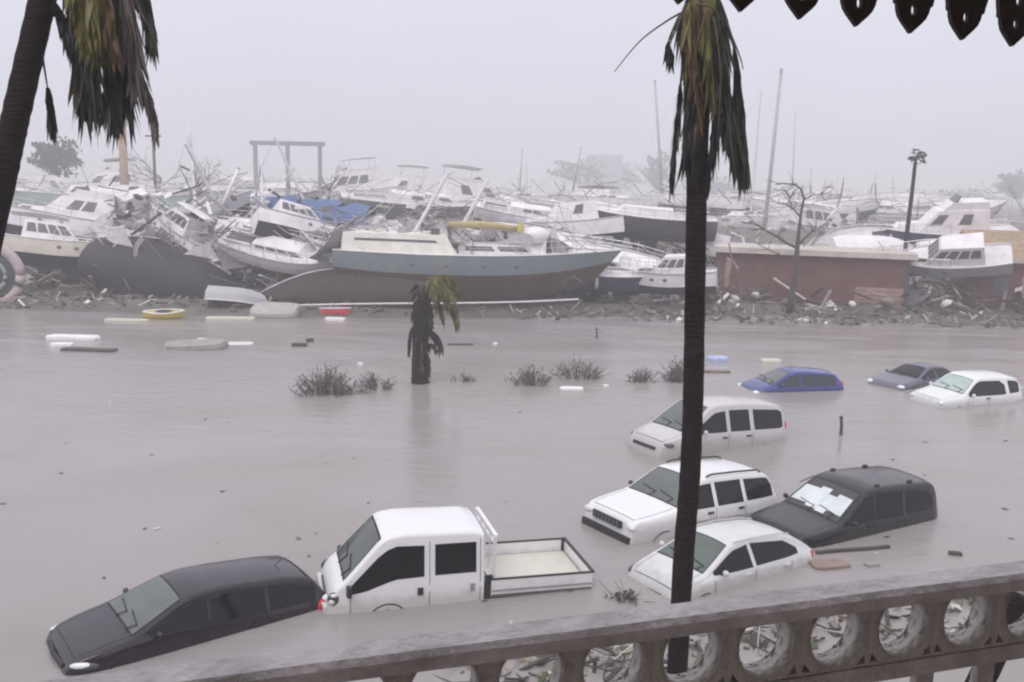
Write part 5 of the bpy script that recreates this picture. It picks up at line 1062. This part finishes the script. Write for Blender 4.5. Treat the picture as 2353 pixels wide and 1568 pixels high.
pipe.location = pp[0]; MB().tube(spline(rel(pp, pp[0]), 26), 0.055, 7).build('rail_tube', M_alu, pipe, True)
for p in (pp[1], pp[3]): MB().tube([p - pp[0] + Vector((0, 0.02, 0)), Vector((p.x, p.y + 0.02, -0.5)) - pp[0]], 0.04, 6).build('rail_post', M_alu, pipe)
# scatter of broken boards, sheets and poles: too many and too small to count
PAL = [(0.62, 0.60, 0.61), (0.70, 0.68, 0.68), (0.45, 0.42, 0.40), (0.22, 0.19, 0.17), (0.12, 0.10, 0.09), (0.08, 0.07, 0.07), (0.30, 0.25, 0.21), (0.18, 0.15, 0.13), (0.5, 0.47, 0.44), (0.10, 0.09, 0.09), (0.07, 0.06, 0.055)]
def scatter(name, n, region, seed, zf, size, dark=0.5):
    random.seed(seed); mb = MB()
    for _ in range(n):
        px, Y = rnd(region[0], region[1]), rnd(region[2], region[3]); x = at(px, 600, Y=Y).x; z = max(0.0, ground_z(x, Y)) + abs(random.gauss(0, 1)) * zf(px, Y)
        k = random.random(); R3 = Euler((rnd(-0.7, 0.7), rnd(-0.7, 0.7), rnd(0, 6.28))).to_matrix(); col = random.choice(PAL[3:8] + PAL[9:] if random.random() < dark else PAL)
        s_ = size * rnd(0.5, 1.5)
        if k < 0.4: mb.box((x, Y, z), (s_ * rnd(1, 3), s_ * rnd(0.1, 0.3), s_ * 0.08), R3, col)
        elif k < 0.7: mb.box((x, Y, z), (s_, s_ * rnd(0.4, 0.9), 0.03), R3, col)
        elif k < 0.88: mb.tube([Vector((x, Y, z)) + R3 @ Vector((-s_ * 1.6, 0, 0)), Vector((x, Y, z + s_ * 0.1)), Vector((x, Y, z)) + R3 @ Vector((s_ * 1.6, 0, rnd(-0.2, 0.2)))], 0.025, 4, col=col)
        else: mb.ball((x, Y, z), (s_ * 0.4, s_ * 0.3, s_ * 0.2), 6, 4, R3, col)
    return tag(mb.build(name, mat('flotsam', (0.5, 0.5, 0.5), 0.75, var=0.2, scale=3, attr='col'), recalc=False), kind='stuff')
scatter('debris', 1300, (-250, 2700, 50.8, 55.5), 3, lambda px, Y: 0.07 if px < 1500 else 0.13, 0.36, 0.82)
scatter('debris', 1500, (-250, 2700, 55, 66), 4, lambda px, Y: 0.5, 0.7, 0.35)
scatter('debris', 2200, (250, 800, 56, 64), 5, lambda px, Y: 2.2, 0.7, 0.15)
scatter('debris', 1300, (-400, 2900, 66, 110), 6, lambda px, Y: 0.8, 0.9, 0.10)
def tangle(n, region, seed, hz_):
    random.seed(seed); mb = MB()
    for _ in range(n):
        px, Y = rnd(region[0], region[1]), rnd(region[2], region[3]); x = at(px, 600, Y=Y).x; z = max(0.1, ground_z(x, Y)) + rnd(0.3, 1) * hz_
        a_ = rnd(0, 6.28); L = rnd(1.0, 4.5); d_ = Vector((math.cos(a_), math.sin(a_) * 0.5, rnd(-0.6, 1.0))).normalized() * L; sag = Vector((rnd(-0.5, 0.5), rnd(-0.3, 0.3), rnd(-0.7, 0.5))) * L * 0.3; p = Vector((x, Y, z))
        col = random.choice([(0.58, 0.54, 0.56), (0.34, 0.31, 0.32), (0.12, 0.10, 0.11), (0.5, 0.46, 0.48), (0.24, 0.21, 0.21)])
        mb.tube(spline([p - d_ / 2, p + sag, p + d_ / 2], 7), rnd(0.010, 0.032) * Y / 60, 4, col=col)
        if random.random() < 0.3: mb.tube(spline([p - d_ / 2 + Vector((0, 0, 0.5)), p + sag + Vector((0, 0, 0.5)), p + d_ / 2 + Vector((0, 0, 0.5))], 7), 0.02 * Y / 60, 4, col=col)
    return tag(mb.build('rigging_debris', MATS['flotsam'], recalc=False), kind='stuff')
tangle(90, (770, 1330, 53.4, 56), 44, 5.2); tangle(300, (250, 800, 55.0, 63), 41, 3.8); tangle(260, (-100, 2450, 58, 70), 42, 2.8); tangle(420, (-200, 2500, 80, 125), 43, 4.5)
random.seed(51); mb = MB()
for k_ in range(380):   # torn shells of fibreglass
    heap = random.random() < 0.6; px = rnd(260, 800) if heap else rnd(-100, 2450); Y = rnd(56, 63) if heap else rnd(57, 72); x = at(px, 600, Y=Y).x; z = max(0.1, ground_z(x, Y)) + rnd(0.2, 3.3 if heap else 1.6)
    if k_ > 310: px = rnd(760, 1290); Y = rnd(53.6, 56); x = at(px, 600, Y=Y).x; z = rnd(3.35, 4.2)
    R3 = Euler((rnd(-1.2, 1.2), rnd(-1.2, 1.2), rnd(0, 6.28))).to_matrix(); w1, w2, bend = rnd(0.4, 1.3), rnd(0.3, 0.8), rnd(0.1, 0.5); col = random.choice([(0.72, 0.67, 0.69), (0.78, 0.73, 0.75), (0.6, 0.56, 0.57), (0.40, 0.37, 0.38), (0.70, 0.62, 0.60), (0.2, 0.18, 0.19)])
    w1 *= 1.25; w2 *= 1.3
    for th in (0, 0.03):
        vs = [Vector((x, Y, z)) + R3 @ Vector(((u - 0.5) * 2 * w1 * (1 - 0.25 * abs(v - 0.5)) + rnd(-0.08, 0.08), (v - 0.5) * 2 * w2 + rnd(-0.08, 0.08), bend * (u - 0.5) ** 2 * 2 + th)) for u in (0, 0.25, 0.5, 0.75, 1) for v in (0, 0.5, 1)]
        mb.add(vs, [(i * 3 + j, (i + 1) * 3 + j, (i + 1) * 3 + j + 1, i * 3 + j + 1) for i in range(4) for j in range(2)], col)
tag(mb.build('hull_debris', MATS['flotsam'], smooth=True, recalc=False), kind='stuff')
mb = MB()
for _ in range(90):
    p = at(rnd(-50, 2400), rnd(745, 1420), z=0.012); s_ = rnd(0.03, 0.11); R3 = Matrix.Rotation(rnd(0, 6.28), 3, 'Z'); col = random.choice([(0.10, 0.09, 0.06), (0.07, 0.06, 0.05), (0.16, 0.12, 0.08), (0.6, 0.58, 0.57)])
    mb.add([p + R3 @ Vector((-s_, 0, 0)), p + R3 @ Vector((0, -s_ * 0.5, 0.004)), p + R3 @ Vector((s_, 0, 0)), p + R3 @ Vector((0, s_ * 0.5, 0.004))], [(0, 1, 2, 3)], col)
tag(mb.build('floating_leaves', MATS['flotsam'], recalc=False), kind='stuff')
random.seed(21)
# ------------------------------------------------------------------ flotsam under the balcony, seen over and through the rail
plank('floating_plank', 'long dark plank floating behind the white hatchback', 'plank', 1960, 1266, 1.7, 14, M_dkw, 0.09, 0.05); slab('door_panel', 'brown door panel floating near the balcony rail', 'panel', 1905, 1300, 0.75, 0.4, 0.08, 12, mat('brown_panel', (0.26, 0.19, 0.16), 0.7), 0.03)
slab('palm_boot', 'grey palm boot floating beside the brown door panel', 'debris', 2003, 1300, 0.3, 0.16, 0.08, 20, M_board, 0.02); slab('palm_boot', 'dark palm boot floating by the long dark plank', 'debris', 2195, 1275, 0.25, 0.12, 0.08, -10, M_dkw, 0.02)
bush('small yellow-green weed clump beside the white hatchback nose', 1437, 1378, 24, 18, 16, 8)
def scatter_near(n, seed):
    random.seed(seed); mb = MB()
    for _ in range(n):
        pxx = rnd(1050, 2500); p = at(pxx, 1437 - (pxx - 1176) * 0.128 + rnd(25, 200), z=0.0); s_ = 0.16 * rnd(0.4, 1.6); col = random.choice(PAL[2:] + PAL[3:] + [(0.05, 0.07, 0.03), (0.07, 0.09, 0.04), (0.35, 0.2, 0.08), (0.05, 0.045, 0.04), (0.06, 0.05, 0.045)]); R3 = Euler((rnd(-0.5, 0.5), rnd(-0.5, 0.5), rnd(0, 6.28))).to_matrix()
        k = random.random(); c0 = (p.x, p.y, abs(random.gauss(0, 0.05)))
        if k < 0.45: mb.box(c0, (s_ * rnd(1, 4), s_ * 0.25, 0.03), R3, col)
        elif k < 0.75: mb.box(c0, (s_, s_ * 0.7, 0.02), R3, col)
        else: mb.tube([Vector(c0) + R3 @ Vector((-s_ * 2, 0, 0)), c0, Vector(c0) + R3 @ Vector((s_ * 2, 0.05, 0.03))], 0.012, 4, col=col)
    tag(mb.build('debris', MATS['flotsam'], recalc=False), kind='stuff')
scatter_near(650, 9)
random.seed(33)
tb_ = at(2300, 1470, Y=8.5); lt = tag(empty('leaning_post', (tb_.x, 8.5, -0.8)), 'dark leaning palm stump seen through the balcony rail', 'stump'); q0, q1 = at(2235, 1600, Y=8.5), at(2352, 1372, Y=8.5); dd = (q1 - q0); bs = q0 - dd * ((q0.z + 0.8) / dd.z)
lt.location = bs; palm_trunk(lt, rel([bs, q0, q1], bs), 0.13, 0.11, 20)

# ------------------------------------------------------------------ the balcony the picture is taken from
ZR = EYE - 0.80
RA, RB = at(130, 1560, z=ZR), at(2353, 1287, z=ZR); RD = (RB - RA); RD.z = 0; RD.normalize(); RA = RA - Vector((-RD.y, RD.x, 0)) * 0.034; ang = math.atan2(RD.y, RD.x)
M_porch = mat('weathered_white_paint', (0.60, 0.565, 0.535), 0.75, var=0.2, scale=6, dirt=0.5, dirt_col=(0.17, 0.15, 0.135), bump=0.6, bscale=45, dscale=11)
M_cap = mat('wet_rail_paint', (0.64, 0.59, 0.60), 0.4, var=0.2, scale=8, dirt=0.5, dirt_col=(0.16, 0.14, 0.135), bump=0.4, bscale=25, dscale=6)
M_val = mat('dark_brown_trim', (0.045, 0.034, 0.030), 0.7, var=0.2, scale=8, dirt=0.3, dirt_col=(0.02, 0.016, 0.015), bump=0.2, bscale=40)
def on_plane(px, py):   # along-rail position and height where a pixel's ray meets the railing's plane
    d = ray(px, py); nrm = Vector((-RD.y, RD.x, 0)); t = (RA - Vector((0, 0, EYE))).dot(nrm) / d.dot(nrm); p = Vector((0, 0, EYE)) + d * t
    return (p - RA).dot(RD), p.z
cs = [on_plane(*q) for q in ((1400, 1520), (1575, 1500), (1755, 1475), (1910, 1445), (2070, 1415), (2205, 1395))]
us = [c_[0] for c_ in cs]; PS = (us[-1] - us[0]) / 5; U0 = us[0]; ZC = sum(c_[1] for c_ in cs) / 6
PRINT = ('rail', PS, [round(c_[0], 3) for c_ in cs], [round(c_[1] - ZR, 3) for c_ in cs])
rl_ = tag(empty('balcony_railing', RA, (0, 0, ang)), 'weathered white fretwork balcony railing with a row of cut-out rings', 'railing')
zc = ZC - ZR; hp_ = PS * 0.5
k0, k1 = -14, 17
def xk(k): return U0 + PS * k
XA, XB = xk(k0) - PS / 2, xk(k1) + PS / 2
cap = MB(); n = 60; rg = []
for i in range(n + 1):
    x = XA + (XB - XA) * i / n; j = lambda: rnd(-0.0025, 0.0025)
    j = lambda: rnd(-0.0009, 0.0009); rg.append([(x, -0.036 + j(), -0.034), (x, -0.038 + j(), -0.008 + j()), (x, -0.028 + j(), 0.002 + j()), (x, 0.028 + j(), 0.002 + j()), (x, 0.038 + j(), -0.008 + j()), (x, 0.036 + j(), -0.034)])
cap.loft(rg).build('top_rail', M_cap, rl_, True, 40)
MB().box(((XA + XB) / 2, 0.0, (-0.034 + zc + hp_) / 2), (XB - XA, 0.034, max(0.01, -0.034 - (zc + hp_)))).build('upper_board', M_porch, rl_)
lo = zc - hp_; holes = [circle(0, 0, PS * 0.385, 28, PS * 0.42)]
tri = lambda s: [(s * PS * 0.47, -PS * 0.46), (s * PS * 0.33, -PS * 0.47), (s * PS * 0.44, -PS * 0.33)]
holes += [tri(1), tri(-1)]; trt = lambda s: [(s * PS * 0.46, PS * 0.47), (s * PS * 0.37, PS * 0.47), (s * PS * 0.46, PS * 0.37)]; holes += [trt(1), trt(-1)]
pm = cut_sheet([(-PS / 2, -hp_), (PS / 2, -hp_), (PS / 2, hp_), (-PS / 2, hp_)], holes, 0.045).mesh('fretwork_panel', M_porch)
rm_ = MB()
rngs = []
for q in range(28):
    a_ = 2 * math.pi * q / 28; rngs.append([(r_ * math.cos(a_), y_, r_ * 1.09 * math.sin(a_)) for r_, y_ in ((PS * 0.382, -0.004), (PS * 0.402, -0.005), (PS * 0.405, 0.004), (PS * 0.382, 0.05))])
rngs.append(rngs[0]); rm = rm_.loft(rngs, True, (False, False)).mesh('ring_moulding', M_porch, True)
for k in range(k0, k1 + 1):
    o = link('fretwork_panel', pm, rl_); o.location = (xk(k), -0.022, zc)
    r2_ = link('ring_moulding', rm, o)
MB().box(((XA + XB) / 2, 0, lo - 0.02), (XB - XA, 0.05, 0.036)).build('lower_rail', M_porch, rl_)
bl = 0.55; bmesh_ = cut_sheet([(-0.022, 0), (-0.022, -0.05), (-0.030, -0.09), (-0.020, -0.14), (-0.020, -bl), (0.020, -bl), (0.020, -0.14), (0.030, -0.09), (0.022, -0.05), (0.022, 0)], [], 0.02).mesh('baluster', M_porch)
for k in range(k0, k1 + 2): o = link('baluster', bmesh_, rl_); o.location = (xk(k) - PS / 2, -0.01, lo - 0.039)
MB().box(((XA + XB) / 2, 0, lo - 0.039 - bl - 0.02), (XB - XA, 0.06, 0.04)).build('bottom_rail', M_porch, rl_)
for x in (XA - 0.06, XB + 0.06): MB().box((x, 0, -0.45), (0.11, 0.11, 1.0)).build('newel_post', M_porch, rl_)
# valance
tips = [on_plane(*q) for q in ((1705, 25), (1845, 47), (1970, 60), (2095, 79), (2210, 93), (2330, 104))]
vz = sum(t_[1] for t_ in tips) / 6; VP = (tips[-1][0] - tips[0][0]) / 5
vsl = np.polyfit([t_[0] for t_ in tips], [t_[1] for t_ in tips], 1)
va = tag(empty('eave_valance', Vector((RA.x, RA.y, float(vsl[1]))), (0, -float(np.polyfit([t_[0] for t_ in tips], [t_[1] for t_ in tips], 1)[0]), ang)), 'dark brown sawn eave valance with pointed pendants and round holes', 'valance')
h_ = 0.22; s = VP * 0.5; hw = s * 0.97
prof = [(0, 0), (0.16, 0.009), (0.36, 0.020), (0.51, 0.030), (0.60, 0.042), (0.63, 0.052), (0.71, 0.054), (0.74, 0.066), (0.80, 0.080), (0.83, 0.092), (0.91, 0.095), (0.93, 0.11), (0.97, 0.14), (0.985, 0.20), (0.99, 0.235)]
sc_ = VP / 0.125
right = [(hw * a_, z_ * sc_) for a_, z_ in prof]; out = right + [(-x, z_) for x, z_ in right[::-1][:-1]]
vm_ = cut_sheet(out, [circle(0, 0.044 * sc_, 0.0065 * sc_, 12, 0.0110 * sc_), circle(0, 0.090 * sc_, 0.0075 * sc_, 12, 0.012 * sc_)], 0.010).mesh('pendant', M_val)
for k in range(-13, 19):
    o = link('pendant', vm_, va); o.location = (tips[0][0] + VP * k, 0, 0)
VX0, VX1 = tips[0][0] - 13.5 * VP, tips[0][0] + 18.5 * VP
MB().box(((VX0 + VX1) / 2, 0.009, 0.235 * sc_ + 0.058), (VX1 - VX0, 0.03, 0.12)).build('board', M_val, va)
# floor, ceiling and wall of the porch around the camera
nrm = Vector((-RD.y, RD.x, 0)); ctr = RA + RD * ((XA + XB) / 2)
def porch(name, off, z, size, m): o = MB().box((0, 0, 0), size).build(name, m); p = ctr + nrm * off; o.location = (p.x, p.y, z); o.rotation_euler = (0, 0, ang); return tag(o, kind='structure')
fl = lo - 0.039 - bl - 0.04 + ZR
porch('floor', -1.1, fl - 0.12, (8.0, 2.5, 0.16), mat('porch_boards', (0.36, 0.31, 0.27), 0.6, var=0.2)); porch('ceiling', -1.15, vz + 0.235 * sc_ + 0.16, (8.0, 2.5, 0.08), mat('porch_ceiling', (0.68, 0.65, 0.60), 0.8)); porch('wall', -2.45, fl + 1.4, (8.0, 0.15, 3.2), mat('porch_wall', (0.72, 0.68, 0.63), 0.85))
# the house the balcony belongs to
hw_ = tag(empty('balcony_house', (ctr + nrm * -2.75), (0, 0, ang)), 'rendered house front behind and below the balcony', 'house'); hw_.location.z = 0
M_front = mat('house_front', (0.30, 0.25, 0.22), 0.85, var=0.12, scale=0.8, dirt=0.3)
MB().box((0, -4.2, 4.6), (26, 8, 11.2)).build('wall', M_front, hw_)
for x in (-9, -5, 5, 9): MB().box((x, -0.16, 6.9), (1.3, 0.1, 1.6)).build('window', M_bwin, hw_)
for x in (-9, -5, -1, 3, 7): MB().box((x, -0.16, 1.7), (1.4, 0.1, 2.2)).build('window', M_bwin, hw_)
MB().hexa([(-13.6, -8.8, 10.2), (13.6, -8.8, 10.2), (13.6, 0.4, 10.2), (-13.6, 0.4, 10.2), (-12, -5, 12.6), (12, -5, 12.6), (12, -3.6, 12.6), (-12, -3.6, 12.6)]).build('roof', mat('house_roof', (0.20, 0.09, 0.07), 0.8), hw_)
print(PRINT, 'valance', VP, [round(t_[0], 3) for t_ in tips], [round(t_[1] - EYE, 3) for t_ in tips])
